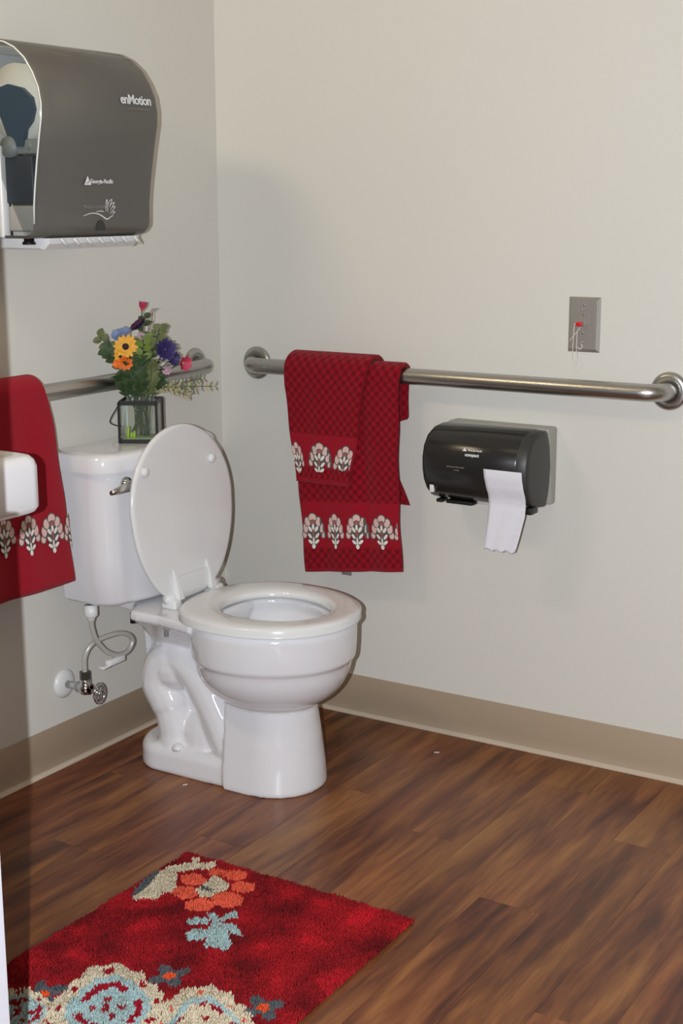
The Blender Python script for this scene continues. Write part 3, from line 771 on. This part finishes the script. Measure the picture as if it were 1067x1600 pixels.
# right wall: long towel (front drop to z=.39)
TA = Towel('x', tab([(-.5, .30), (-.05, .255), (0, .262), (.1, .272), (.3, .290), (.56, .312)]), tab([(-.5, .580), (-.37, .576), (-.28, .535), (-.155, .533), (-.145, .563), (-.05, .566), (0, .572), (.1, .568), (.35, .571), (.56, .582)]),
           .026, HB, .352, .04 + .480, .057, .011, .0022, .6, 2.2, ((.0, .350), (.462, .512)), creases=((.66, .004, .05),), skew=.036)
TA.build('bath_towel', 'long red towel with pale lotus border on right grab bar', 'red towels on the grab bars', (.42, -.057, .40))
def s_of(z, r): return r * PI / 2 + (HB - z)
for xc, wd in ((.335, .066), (.398, .050), (.460, .064), (.530, .070)):
    s = s_of(.494, .026); l = TA.eL(s); r_ = TA.eR(s); TA.motif((xc - l) / (r_ - l), s, wd * .98, .086)
s = s_of(.49, .026); TA.motif(1.05, s, .05, .075, wclip=(0, .995))
# short towel over it
TBq = Towel('x', tab([(-.5, .26), (0, .262), (.1, .260), (.32, .292), (.4, .30)]), tab([(-.5, .50), (0, .497), (.1, .480), (.25, .460), (.34, .440), (.4, .435)]),
            .040, HB, .30, .063 + .268, .057, .011, .0016, 2.0, 2.0, ((.0, .212), (.292, .318)))
TBq.build('hand_towel', 'short red towel draped over the long one on right grab bar', 'red towels on the grab bars', (.37, -.057, .60))
cutz = s_of(.634, .040)
for xc, z, wd in ((.300, .660, .034), (.364, .664, .066), (.432, .662, .06)):
    s = s_of(z, .040); l = TBq.eL(s); r_ = TBq.eR(s); TBq.motif((xc - l) / (r_ - l), s, wd, .084, cut=cutz - (.364 - xc) * -.12, wclip=(.015, .985))
# left wall towel
TC = Towel('y', tab([(-.5, -.965), (0, -.965), (.5, -.965)]), tab([(-.5, -.735), (-.06, -.742), (0, -.748), (.06, -.728), (.12, -.716), (.3, -.693), (.5, -.668)]),
           .028, HB + .010, .40, .044 + .425, .057, .014, .004, 1.1, 1.2, ())
TC.build('hand_towel', 'plain red towel with lotus border on left grab bar behind sink', 'red towels on the grab bars', (.057, -.85, .45))
for yc, wd in ((-.876, .062), (-.808, .060), (-.742, .068), (-.682, .05)):
    s = s_of(.567 + (yc + .80) * -.12 + .01, .028); l = TC.eL(s); r_ = TC.eR(s); TC.motif((yc - l) / (r_ - l), s, wd, .088, wclip=(0, .995))
# grey tag hanging under the long towel
bm = B(); box(bm, .392, .418, -.052, -.049, .372, .392, .001)
tt = obj('towel_tag', fixn(bm), mat('tag_grey', (120, 122, 122), .6), TA.o)

# ------------------------------------------------------------------ sink
SK = thing('wall_sink', 'white ceramic wall-hung sink corner at left edge in front of towel', 'sink', (.25, -1.45, .755))
def rrect(x0, x1, y0, y1, r, z, n=8):
    out = []
    for cx, cy, a0 in ((x1 - r, y1 - r, 0), (x0 + r, y1 - r, PI / 2), (x0 + r, y0 + r, PI), (x1 - r, y0 + r, 3 * PI / 2)):
        for k in range(n + 1): t = a0 + PI / 2 * k / n; out.append(Vector((cx + r * math.cos(t), cy + r * math.sin(t), z)))
    return out
sx0, sx1, sy0, sy1 = .004, .500, -1.71, -1.180
bm = B()
def g_(g, z, r): return rrect(sx0 + g, sx1 - g, sy0 + g, sy1 - g, r, z)
rings(bm, [g_(.05, .752, .03), g_(.012, .754, .03), g_(.004, .758, .03), g_(0, .766, .03), g_(0, .835, .03), g_(.003, .846, .03), g_(.010, .853, .026), g_(.022, .856, .022),
           rrect(sx0 + .12, sx1 - .05, sy0 + .05, sy1 - .05, .10, .853), rrect(sx0 + .13, sx1 - .06, sy0 + .06, sy1 - .06, .10, .84), rrect(sx0 + .16, sx1 - .10, sy0 + .11, sy1 - .11, .08, .775), rrect(.24, .34, -1.49, -1.40, .04, .768)])
obj('basin', fixn(bm), M_cer, SK, angle=50)
bm = B(); tube(bm, smooth_path([(.07, -1.445, .852), (.07, -1.445, .93), (.10, -1.445, .965), (.16, -1.445, .955), (.19, -1.445, .925)], 5), .012, 14); lathe(bm, (.07, -1.445, .852), (0, 0, 1), [(0, .025), (.008, .024), (.01, .012)], 20)
obj('faucet', fixn(bm), M_chrome, SK)
bm = B(); lathe(bm, (.29, -1.445, .7665), (0, 0, 1), [(0, .022), (.003, .022), (.004, .018), (.001, .012), (.001, 0)], 20); obj('drain', fixn(bm), M_chrome, SK)

# ------------------------------------------------------------------ jar of flowers
JZ = .7412; JC = Vector((.117, -.464, JZ))
ja = Vector((.77, .638, 0)).normalized(); th = -math.radians(10); ja = Vector((ja.x * math.cos(th) - ja.y * math.sin(th), ja.x * math.sin(th) + ja.y * math.cos(th), 0)); jb = Vector((-ja.y, ja.x, 0))
def J(a, b, z): return JC + ja * a + jb * b + Vector((0, 0, z))
JR = thing('lantern_jar', 'small square glass jar in black wire frame holding flowers on tank lid', 'vase', JC)
def jsq(h, z, r=.006):
    out = []
    for cx, cy, a0 in ((1, 1, 0), (-1, 1, 1), (-1, -1, 2), (1, -1, 3)):
        for k in range(5):
            t = (a0 + k / 4) * PI / 2; p = J(cx * (h - r) + r * math.cos(t), cy * (h - r) + r * math.sin(t), z); out.append(p)
    return out
M_glass = bpy.data.materials.new('jar_glass'); M_glass.use_nodes = True; nt = M_glass.node_tree
gb = nt.nodes['Principled BSDF']; gb.inputs['Base Color'].default_value = (.9, .95, .92, 1); gb.inputs['Roughness'].default_value = .03
tr = nt.nodes.new('ShaderNodeBsdfTransparent'); tr.inputs[0].default_value = (.88, .90, .86, 1); mx = nt.nodes.new('ShaderNodeMixShader'); lw = nt.nodes.new('ShaderNodeFresnel'); lw.inputs[0].default_value = 1.5
nt.links.new(lw.outputs[0], mx.inputs[0]); nt.links.new(tr.outputs[0], mx.inputs[1]); nt.links.new(gb.outputs[0], mx.inputs[2]); nt.links.new(mx.outputs[0], nt.nodes['Material Output'].inputs['Surface'])
hj = .038
bm = B(); rings(bm, [jsq(hj, .006, .008), jsq(hj, .083, .008), jsq(.034, .090, .02), jsq(.031, .094, .03), jsq(.031, .104, .03)], cap=False)
bm.faces.new([v for v in bm.verts[:20]] if False else [bm.verts.new(p) for p in jsq(hj, .006, .008)])
obj('glass', fixn(bm), M_glass, JR, angle=40)
bm = B()
def bar(p, q, r=.0026): tube(bm, [p, q], r, 6)
fh = .0420
for z0, z1 in ((.0, .008), (.085, .0945)):
    for (a0, b0), (a1, b1) in (((-1, -1), (1, -1)), ((1, -1), (1, 1)), ((1, 1), (-1, 1)), ((-1, 1), (-1, -1))):
        p, q = J(a0 * fh, b0 * fh, z0), J(a1 * fh, b1 * fh, z0); n_ = J(a0 * (fh - .003) if a0 == a1 else a0 * fh, b0 * (fh - .003) if b0 == b1 else b0 * fh, z0), J(a1 * (fh - .003) if a0 == a1 else a1 * fh, b1 * (fh - .003) if b0 == b1 else b1 * fh, z0)
        up = Vector((0, 0, z1 - z0)); rings(bm, [[p, n_[0], n_[0] + up, p + up], [q, n_[1], n_[1] + up, q + up]])
for a0, b0 in ((-1, -1), (1, -1), (1, 1), (-1, 1)): bar(J(a0 * fh, b0 * fh, .0), J(a0 * fh, b0 * fh, .092), .0028)
obj('wire_frame', fixn(bm), M_blk, JR, angle=40)
bm = B(); tube(bm, smooth_path([J(-.042, -.03, .088), J(-.050, -.03, .075), J(-.062, -.03, .055), J(-.064, -.03, .045), J(-.056, -.03, .040), J(-.044, -.03, .037), J(-.042, .0, .036), J(-.044, .02, .05)], 5), .0013, 6)
obj('handle_wire', fixn(bm), M_blk, JR)
M_lime = mat('lime_gel', (170, 205, 40), .3)
bm = B(); rings(bm, [jsq(.033, .0075, .006), jsq(.033, .010, .006)])
obj('jar_floor', fixn(bm), mat('clear_base', (150, 165, 120), .3), JR)
for a_, b_, h_ in ((-.026, -.026, .026), (-.012, -.028, .016), (-.019, -.022, .012)):
    bm = B(); tube(bm, [J(a_, b_, .010), J(a_ + .002, b_, .010 + h_)], [.004, .0025], 8); o_ = obj('lime_pebble', fixn(bm), M_lime, JR)

G1 = mat('leaf_green', (52, 72, 38), .6, vary=.4, vscale=60); G2 = mat('leaf_olive', (98, 104, 62), .6, vary=.25, vscale=60); G3 = mat('leaf_lime', (104, 124, 46), .6, vary=.2, vscale=60); G4 = mat('stem_green', (60, 76, 42), .6)
M_yel = mat('petal_yellow', (232, 168, 44), .6, vary=.15, vscale=80); M_org = mat('petal_orange', (232, 112, 28), .6, vary=.2, vscale=80); M_brn = mat('flower_eye', (48, 28, 30), .8)
M_pur = mat('petal_purple', (50, 38, 92), .6, vary=.3, vscale=90); M_plum = mat('petal_plum', (74, 34, 66), .6, vary=.3, vscale=90); M_blue = mat('petal_blue', (120, 135, 170), .6, vary=.15, vscale=80)
M_pink = mat('petal_pink', (190, 62, 88), .6, vary=.25, vscale=80); M_pale = mat('petal_mauve', (178, 146, 158), .6, vary=.15, vscale=80); M_straw = mat('seed_straw', (164, 152, 116), .8)
rgt = Vector((.77, .638, 0)).normalized(); fwd = Vector((.638, -.77, 0)); upv = Vector((0, 0, 1))
def FP(a, z, f=0.0): return Vector((JC.x, JC.y, 0)) + rgt * a + fwd * f + upv * z   # plane through the jar, a: sideways, z: height, f: towards room
def leaf(bm, base, d, nrm, L_, w_, mi=0, curl=.15, seg=5):
    d = d.normalized(); nrm = (nrm - d * nrm.dot(d)).normalized(); s = d.cross(nrm)
    rows = []
    for i in range(seg + 1):
        t = i / seg; ww = w_ * math.sin(PI * min(1, t * .92 + .06)) ** .8 if i < seg else w_ * .06
        c = base + d * (L_ * t) - nrm * (curl * L_ * t * t)
        rows.append([c - s * ww + nrm * ww * .25, c, c + s * ww + nrm * ww * .25])
    V = [[bm.verts.new(p) for p in r] for r in rows]
    for i in range(seg):
        for k in range(2):
            f = bm.faces.new((V[i][k], V[i][k + 1], V[i + 1][k + 1], V[i + 1][k])); f.material_index = mi
def stem_pts(head, k=.03):
    foot_ = JC + Vector((0, 0, .012)) + rgt * max(-.024, min(.024, -(head - JC).dot(rgt) * .25)) + fwd * random.uniform(-.015, .02)
    neck = JC + Vector((0, 0, .105)) + rgt * max(-.02, min(.02, (head - JC).dot(rgt) * .3)) + fwd * max(-.018, min(.018, (head - JC).dot(fwd) * .3))
    mid = neck.lerp(head, .55) + Vector((0, 0, k * .4))
    return smooth_path([foot_, neck, mid, head], 5)
def flower(name, label, head, face, petals, L_, w_, pm, eye_r, em, layers=1, cup=.2, group='flowers in the jar', leaves=2):
    head = Vector(head); face = Vector(face).normalized(); t = thing(name, label, 'flower', head, group)
    obj('stem', fixn(tube(B(), stem_pts(head), .0014, 6)), G4, t)
    a, b = frame_for(face)
    for ly in range(layers):
        for k in range(petals):
            bm = B(); an = 2 * PI * (k + .5 * ly) / petals + random.uniform(-.08, .08); d = a * math.cos(an) + b * math.sin(an)
            leaf(bm, head + d * eye_r * .5 + face * .001 * ly, d + face * (cup + .35 * ly), face, L_ * (1 - .18 * ly) * random.uniform(.9, 1.08), w_, 0, .12)
            obj('petal', bm, pm, t)
    if em:
        bm = B(); sphere(bm, head + face * .002, eye_r, 14, (1, 1, 1)); obj('eye', bm, em, t)
    if leaves:
        bm = B(); sp = stem_pts(head)
        for i in range(leaves):
            p = sp[-4 - i * 2]; an = random.uniform(0, 6.28); leaf(bm, p, rgt * math.cos(an) + fwd * math.sin(an) + upv * .6, upv, .028, .007)
        lf = obj('leaf', bm, G1, t)
toC = (fwd + upv * .15)
flower('yellow_daisy', 'large yellow daisy with dark eye, left side of the bouquet', FP(-.028, .9565, .035), toC - rgt * .1, 14, .024, .0056, M_yel, .0075, M_brn, 1, .1)
flower('yellow_daisy', 'smaller yellow bloom hanging just below the large yellow daisy', FP(-.040, .936, .032), toC - rgt * .3 - upv * .5, 10, .015, .0042, M_yel, .004, M_brn, 1, .2)
flower('orange_flower', 'ruffled orange flower below the yellow daisies', FP(-.030, .921, .034), toC - upv * .3, 9, .016, .0065, M_org, .003, M_brn, 2, .3)
flower('orange_flower', 'small orange bloom at lower left of the orange ruffled flower', FP(-.047, .918, .028), toC - rgt * .6, 8, .011, .005, M_org, .002, None, 2, .3, leaves=0)
flower('plum_flower', 'dark plum flower in the upper middle under the pink bud', FP(.004, .998, .012), toC * .4 + upv - rgt * .8, 16, .022, .0055, M_plum, .005, M_pur, 2, .5)
flower('pink_rosebud', 'pink bud on the tallest stem at the bouquet top', FP(.010, 1.034, .0), upv + rgt * .2, 8, .019, .0075, M_pink, .004, M_pink, 2, 3.0, leaves=2)
flower('blue_flower', 'pale blue flower behind and above the yellow daisy, left one', FP(-.046, .979, .012), toC - rgt * .4 + upv * .6, 8, .014, .006, M_blue, .003, None, 2, .4)
flower('blue_flower', 'pale blue flower behind the yellow daisy, right one nearer the plum', FP(-.028, .986, .006), toC + upv * .8, 8, .012, .0055, M_blue, .003, None, 1, .4)
flower('violet_flower', 'large violet cluster on the right half of the bouquet', FP(.058, .948, .030), toC + rgt * .3, 14, .024, .0070, M_pur, .006, M_pur, 3, .5)
flower('violet_flower', 'violet bloom low on the right between violet cluster and pink flower', FP(.074, .928, .024), toC + rgt * .7 - upv * .2, 12, .016, .0055, M_pur, .004, M_pur, 2, .5)
flower('pink_flower', 'bright pink striped flower at far right over the bar end', FP(.096, .917, .020), toC + rgt * .8 - upv * .3, 7, .022, .0065, M_pink, .003, M_straw, 2, .8)
flower('mauve_flower', 'pale mauve flower low in the bouquet centre right', FP(.060, .903, .030), toC - upv * .3, 9, .010, .0045, M_pale, .004, M_pale, 2, .5)
flower('mauve_flower', 'pale mauve blossom tucked beneath the dark plum flower', FP(.008, .975, .014), toC + upv * .3, 8, .010, .0045, M_pale, .003, None, 2, .4, leaves=0)
def sprig(name, label, path, n, L_, w_, gm, spread=1.0, stemr=.0011, group='greenery in the jar', start=.42):
    tip = Vector(path[-1]); t = thing(name, label, 'foliage', Vector(path[0]), group)
    pts = smooth_path([JC + Vector((0, 0, .012)) + fwd * random.uniform(-.01, .02) + rgt * random.uniform(-.02, .02)] + [Vector(p) for p in path], 6)
    obj('stem', fixn(tube(B(), pts, stemr, 6)), G4, t)
    st = int(len(pts) * start)
    for k in range(n):
        p = pts[min(len(pts) - 1, st + int((len(pts) - st) * k / n))]; i_ = pts.index(p) if p in pts else len(pts) - 1
        d = (pts[min(i_ + 1, len(pts) - 1)] - pts[max(i_ - 1, 0)]).normalized(); s_ = 1 if k % 2 else -1
        side = d.cross(fwd + upv * .2).normalized() * s_
        bm = B(); leaf(bm, p, d * .6 + side * spread + fwd * random.uniform(-.4, .6), fwd + upv * .5, L_ * random.uniform(.8, 1.15), w_, 0, .1, 4)
        obj('leaf', bm, gm, t)
sprig('leafy_sprig', 'olive sprig reaching out farthest left above the grab bar', [FP(-.01, .86), FP(-.045, .93), FP(-.085, .975)], 12, .022, .0085, G2)
sprig('leafy_sprig', 'green leafy stem under the leftmost sprig beside the yellow daisies', [FP(-.01, .86, .01), FP(-.045, .92, .01), FP(-.072, .948, .01)], 12, .024, .009, G1)
sprig('leafy_sprig', 'olive leafy stem rising at upper right of the bouquet', [FP(.01, .87), FP(.035, .95), FP(.048, .993)], 14, .022, .009, G2)
sprig('leafy_sprig', 'green leafy stem behind the violet cluster', [FP(.01, .87, -.01), FP(.022, .94, -.005), FP(.046, .968, -.005)], 14, .024, .009, G1)
sprig('leafy_sprig', 'lime green leafy stem in the bouquet centre between yellow and violet', [FP(.0, .87, .02), FP(.008, .93, .03), FP(.012, .972, .02)], 12, .022, .008, G3)
sprig('leafy_sprig', 'green leaves under the pink bud at the bouquet top', [FP(.0, .87, .0), FP(.006, .95, .0), FP(.014, 1.018, .0)], 14, .018, .007, G1)
for i, (lbl, a, f, z) in enumerate((('dense dark green stem at front left of the jar mouth', -.020, .030, .915), ('dense dark green stem at front centre of the jar mouth', .004, .040, .925), ('dense dark green stem at front right of the jar mouth', .026, .030, .910),
                                   ('dark green stem spilling over left rim of the jar', -.038, .020, .885), ('dark green stem at back of the jar mouth', .012, -.020, .930), ('dark green stem at back left of the jar mouth', -.022, -.012, .925), ('dark green stem spilling over right rim of the jar', .040, .018, .880))):
    sprig('leafy_sprig', lbl, [FP(a * .7, .846, f * .6), FP(a * .95, .88, f * .9), FP(a, z, f)], 40, .024, .0048, (G1, G1, G2)[i % 3], .6, start=.34)
for i, (lbl, a, z) in enumerate((('airy seed sprig stretching lowest right toward the corner', .160, .862), ('upper airy seed sprig stretching right beyond pink flower', .135, .880), ('lower airy seed sprig ending between jar rim and toilet lid', .105, .842), ('airy seed sprig between the upper and lowest right sprigs', .118, .856), ('short airy seed sprig nearest the jar rim', .085, .860))):
    sprig('seed_sprig', lbl, [FP(.016, .848, .01), FP(.05, .862, .016), FP(a, z, .01)], 60, .012, .0024, (M_straw, G2, M_straw, G2, M_straw)[i], 1.2, .0009)
TW = thing('bare_twig', 'thin bare branching twig at the top right of the bouquet', 'foliage', FP(.02, .99), 'greenery in the jar')
bm = B(); tube(bm, smooth_path([JC + Vector((0, 0, .02)), FP(.01, .87), FP(.022, .97), FP(.024, 1.005), FP(.028, 1.028), FP(.036, 1.036)], 5), .0009, 5); tube(bm, smooth_path([FP(.023, .985), FP(.032, 1.01), FP(.034, 1.028), FP(.045, 1.037)], 5), .0008, 5)
obj('twig', fixn(bm), mat('twig', (110, 92, 70), .8), TW)

# ------------------------------------------------------------------ rug
RX0, RX1, RYT, RYB = .535, 1.050, -.868, -1.72
POLY = [
 ('cream', [(0.571, -1.0786), (0.5643, -1.0498), (0.557, -1.0071), (0.545, -0.9703), (0.5454, -0.9372), (0.5594, -0.9177), (0.5767, -0.9036), (0.5953, -0.8958), (0.6022, -0.8771), (0.6187, -0.8852), (0.6202, -0.9057), (0.5935, -0.9255), (0.5873, -0.94), (0.5726, -0.9525), (0.5903, -0.9661), (0.5942, -0.9843), (0.6085, -0.996), (0.6183, -1.0235), (0.6045, -1.0319), (0.6119, -1.0537), (0.5947, -1.0576), (0.5823, -1.0717)]),
 ('cream', [(0.5609, -0.8877), (0.5711, -0.8778), (0.582, -0.8967), (0.5743, -0.9051)]),
 ('slate', [(0.5615, -1.0714), (0.5412, -1.0304), (0.5358, -0.9953), (0.5359, -0.9602), (0.545, -0.9703), (.557, -1.0071), (0.5643, -1.0498), (0.571, -1.0786)]),
 ('blue', [(0.7617, -1.1051), (0.790, -1.1508), (0.8034, -1.1418), (0.8276, -1.1372), (0.822, -1.1149), (0.7982, -1.0887), (0.7762, -1.0843), (0.7566, -1.06), (0.7331, -1.0434), (0.7197, -1.0516), (0.7402, -1.0638), (0.757, -1.084)]),
 ('blue', [(0.7059, -1.0971), (0.7116, -1.0751), (0.7391, -1.0645), (0.7479, -1.0805), (0.7173, -1.0992)]),
 ('blue', [(0.7502, -1.0577), (0.754, -1.0368), (0.7608, -1.0108), (0.7791, -1.0339), (0.7663, -1.0448), (0.763, -1.0621)]),
 ('blue', [(0.7281, -1.1256), (0.7414, -1.1056), (0.7603, -1.097), (0.7738, -1.1212), (0.7478, -1.1429)]),
 ('blue', [(0.7639, -1.0677), (0.7874, -1.0564), (0.8217, -1.0802), (0.7996, -1.0819), (0.7814, -1.0871)])]
CORC = [(0.6491, -0.9914), (0.6478, -0.9652), (0.6435, -0.9302), (0.6623, -0.9256), (0.6896, -0.9398), (0.6952, -0.9566), (0.687, -0.9815), (0.688, -1.0007), (0.6709, -1.0045)]
CORAL = [(.619, -.959, .026, .021), (.638, -1.008, .025, .023), (.689, -1.032, .027, .025), (.722, -.989, .030, .027), (.717, -.936, .023, .021), (.676, -.903, .022, .020), (.6385, -.912, .017, .014)]
def inside(p, poly):
    x, y = p; c = False; j = len(poly) - 1
    for i in range(len(poly)):
        if (poly[i][1] > y) != (poly[j][1] > y) and x < (poly[j][0] - poly[i][0]) * (y - poly[i][1]) / (poly[j][1] - poly[i][1]) + poly[i][0]: c = not c
        j = i
    return c
COL = {k: lin(v) for k, v in dict(red=(176, 20, 32), cream=(206, 192, 166), slate=(84, 88, 92), blue=(160, 184, 184), coral=(222, 92, 66), dred=(150, 14, 34), orange=(224, 80, 34)).items()}
def rug_design(x, y):
    jx = x + .0014 * math.sin(y * 900) + random.uniform(-.001, .001); jy = y + .0014 * math.sin(x * 870) + random.uniform(-.001, .001)
    p = (jx, jy)
    if abs(jx - .665) < .012 and abs(jy + .977) < .006: return 'slate'
    if inside(p, CORC): return 'cream'
    for cx, cy, a, b in CORAL:
        if ((jx - cx) / a) ** 2 + ((jy - cy) / b) ** 2 < 1: return 'coral'
    for k, pl in POLY:
        if inside(p, pl): return k
    for cx, cy, r0, kind in ((.775, -1.385, .092, 1), (.935, -1.345, .080, 2), (.66, -1.47, .062, 1), (1.03, -1.40, .06, 2), (.79, -1.60, .085, 2), (.95, -1.58, .08, 1)):
        dx, dy = jx - cx, jy - cy; r = math.hypot(dx, dy); t = math.atan2(dy, dx)
        k = 1 + (.50 if r0 > .075 else .2) * math.exp(-((t - 2.27) / .55) ** 2)
        rr_ = r / (r0 * k); rr_ *= 1 + .035 * math.sin(t * 17)
        if rr_ < 1:
            if kind == 1:
                if rr_ > .74: return 'dred' if (abs(rr_ - .86) < .055 and math.sin(t * 9) > .72) else 'cream'
                if rr_ > .60: return 'blue'
                if rr_ > .47: return 'dred' if math.sin(t * 3 + .4) > -.55 else 'blue'
                for ux, uy in ((-.018, .020), (.016, .016), (.0, -.006), (-.006, .006), (.02, -.012), (-.024, -.01)):
                    if math.hypot(dx - ux, dy - uy) < .0065: return 'dred'
                return 'blue'
            else:
                if rr_ > .72: return 'coral' if (abs(rr_ - .85) < .04 and math.sin(t * 9) > .8) else 'cream'
                if rr_ > .60: return 'blue'
                if rr_ > .53: return 'dred' if math.sin(t * 4) > -.2 else 'cream'
                if math.hypot(dx + .012, dy - .02) < .007 or math.hypot(dx - .02, dy - .008) < .007 or math.hypot(dx, dy + .03) < .008: return 'dred'
                return 'cream'
    for cx, cy in ((.795, -1.253), (.983, -1.252), (.655, -1.400)):
        dx, dy = jx - cx, jy - cy
        if math.hypot(dx, dy) < .010: return 'orange'
        r = math.hypot(dx, dy); t = math.atan2(dy, dx)
        if r < .034 * (.80 + .30 * math.cos(4 * t + 2.2)): return 'slate'
    return 'red'
def build_rug():
    t = thing('bath_rug', 'plush red bath rug with cream, blue and coral flowers on floor', 'rug', ((RX0 + RX1) / 2, (RYT + RYB) / 2, 0))
    bm = B(); box(bm, RX0 + .003, RX1 - .003, RYB + .003, RYT - .003, 0.0005, .004); obj('backing', fixn(bm), mat('rug_backing', (110, 24, 30), .9), t, smooth=False)
    step = .0033; nx = int((RX1 - RX0) / step); ny = int((RYT - RYB) / step)
    co = []; cols = []; 
    H = .0125
    for i in range(nx):
        for j in range(ny):
            x = RX0 + (i + random.random()) * step; y = RYB + (j + random.random()) * step
            k = rug_design(x, y); c = COL[k]
            nz = noise.noise(Vector((x * 16, y * 16, 0))); n2 = noise.noise(Vector((x * 60, y * 60, 3)))
            lum = 1 + .40 * nz + .15 * n2 + random.uniform(-.12, .12)
            if k == 'red': lum = (.55 + .55 * nz + .25 * max(0, noise.noise(Vector((x * 7, y * 7, 9))) * 2) + .12 * n2 + random.uniform(-.1, .1)); lum = max(.28, lum)
            elif k in ('cream', 'blue'): lum = 1 + .12 * n2 + random.uniform(-.12, .1)
            else: lum = 1 + .1 * n2 + random.uniform(-.12, .1)
            a = random.uniform(0, 6.283); lean = .0035 + .002 * nz; la = 1.2 + nz * 5 + random.uniform(-.5, .5)
            tx = x + lean * math.cos(la); ty = y + lean * math.sin(la); h = H * random.uniform(.8, 1.1) * (.94 if k == 'red' else 1.05)
            w = .0021
            b = [(x + w * math.cos(a + q * 2.094), y + w * math.sin(a + q * 2.094), .003) for q in range(3)]
            m_ = [(x + (tx - x) * .6 + w * .95 * math.cos(a + q * 2.094), y + (ty - y) * .6 + w * .95 * math.sin(a + q * 2.094), h * .78) for q in range(3)]
            co += b + m_ + [(tx, ty, h)]
            cols.append([min(1, max(0, v * lum)) for v in c])
    n = len(cols); co = np.array(co, dtype=np.float32); off = np.array(t.location, dtype=np.float32); co -= off
    tri = np.array([[0, 1, 4], [0, 4, 3], [1, 2, 5], [1, 5, 4], [2, 0, 3], [2, 3, 5], [3, 4, 6], [4, 5, 6], [5, 3, 6]])
    F = (tri[None] + (np.arange(n) * 7)[:, None, None]).reshape(-1)
    me = bpy.data.meshes.new('pile'); me.vertices.add(n * 7); me.vertices.foreach_set('co', co.reshape(-1)); me.loops.add(len(F)); me.loops.foreach_set('vertex_index', F.astype(np.int32))
    me.polygons.add(len(F) // 3); me.polygons.foreach_set('loop_start', np.arange(0, len(F), 3, dtype=np.int32)); me.update(calc_edges=True)
    ca = me.color_attributes.new('tuft', 'FLOAT_COLOR', 'POINT'); cc = np.ones((n, 7, 4), dtype=np.float32); cc[:, :, :3] = np.array(cols, dtype=np.float32)[:, None, :]
    ca.data.foreach_set('color', cc.reshape(-1))
    mm = bpy.data.materials.new('rug_pile'); mm.use_nodes = True; nt = mm.node_tree; b = nt.nodes['Principled BSDF']; at = nt.nodes.new('ShaderNodeAttribute'); at.attribute_name = 'tuft'
    nt.links.new(at.outputs['Color'], b.inputs['Base Color']); b.inputs['Roughness'].default_value = .85; b.inputs['Specular IOR Level'].default_value = .25
    me.materials.append(mm); me.polygons.foreach_set('use_smooth', [True] * len(me.polygons))
    o = bpy.data.objects.new('pile', me); C.objects.link(o); o.parent = t; o['kind'] = 'stuff'
build_rug()

# ------------------------------------------------------------------ scraps on the floor
for (px, py, L_, a, lbl) in ((.704, -.133, .012, .4, 'tiny white paper scrap on floor near the right baseboard'), (.315, -.592, .010, 1.0, 'tiny white paper scrap on floor beside the toilet foot')):
    bm = B(); d = Vector((math.cos(a), math.sin(a), 0)) * L_; s_ = Vector((-d.y, d.x, 0)) * .18
    p = Vector((px, py, .0003)); rings(bm, [[p - d / 2 - s_, p - d / 2 + s_, p + d / 2 + s_ * .6, p + d / 2 - s_], [p - d / 2 - s_ + upv * .0012, p - d / 2 + s_ + upv * .0008, p + d / 2 + s_ * .6 + upv * .0015, p + d / 2 - s_ + upv * .001]])
    tag(obj('paper_scrap', fixn(bm), M_paper, smooth=False, loc=(px, py, 0)), lbl, 'scrap', 'paper scraps on the floor')
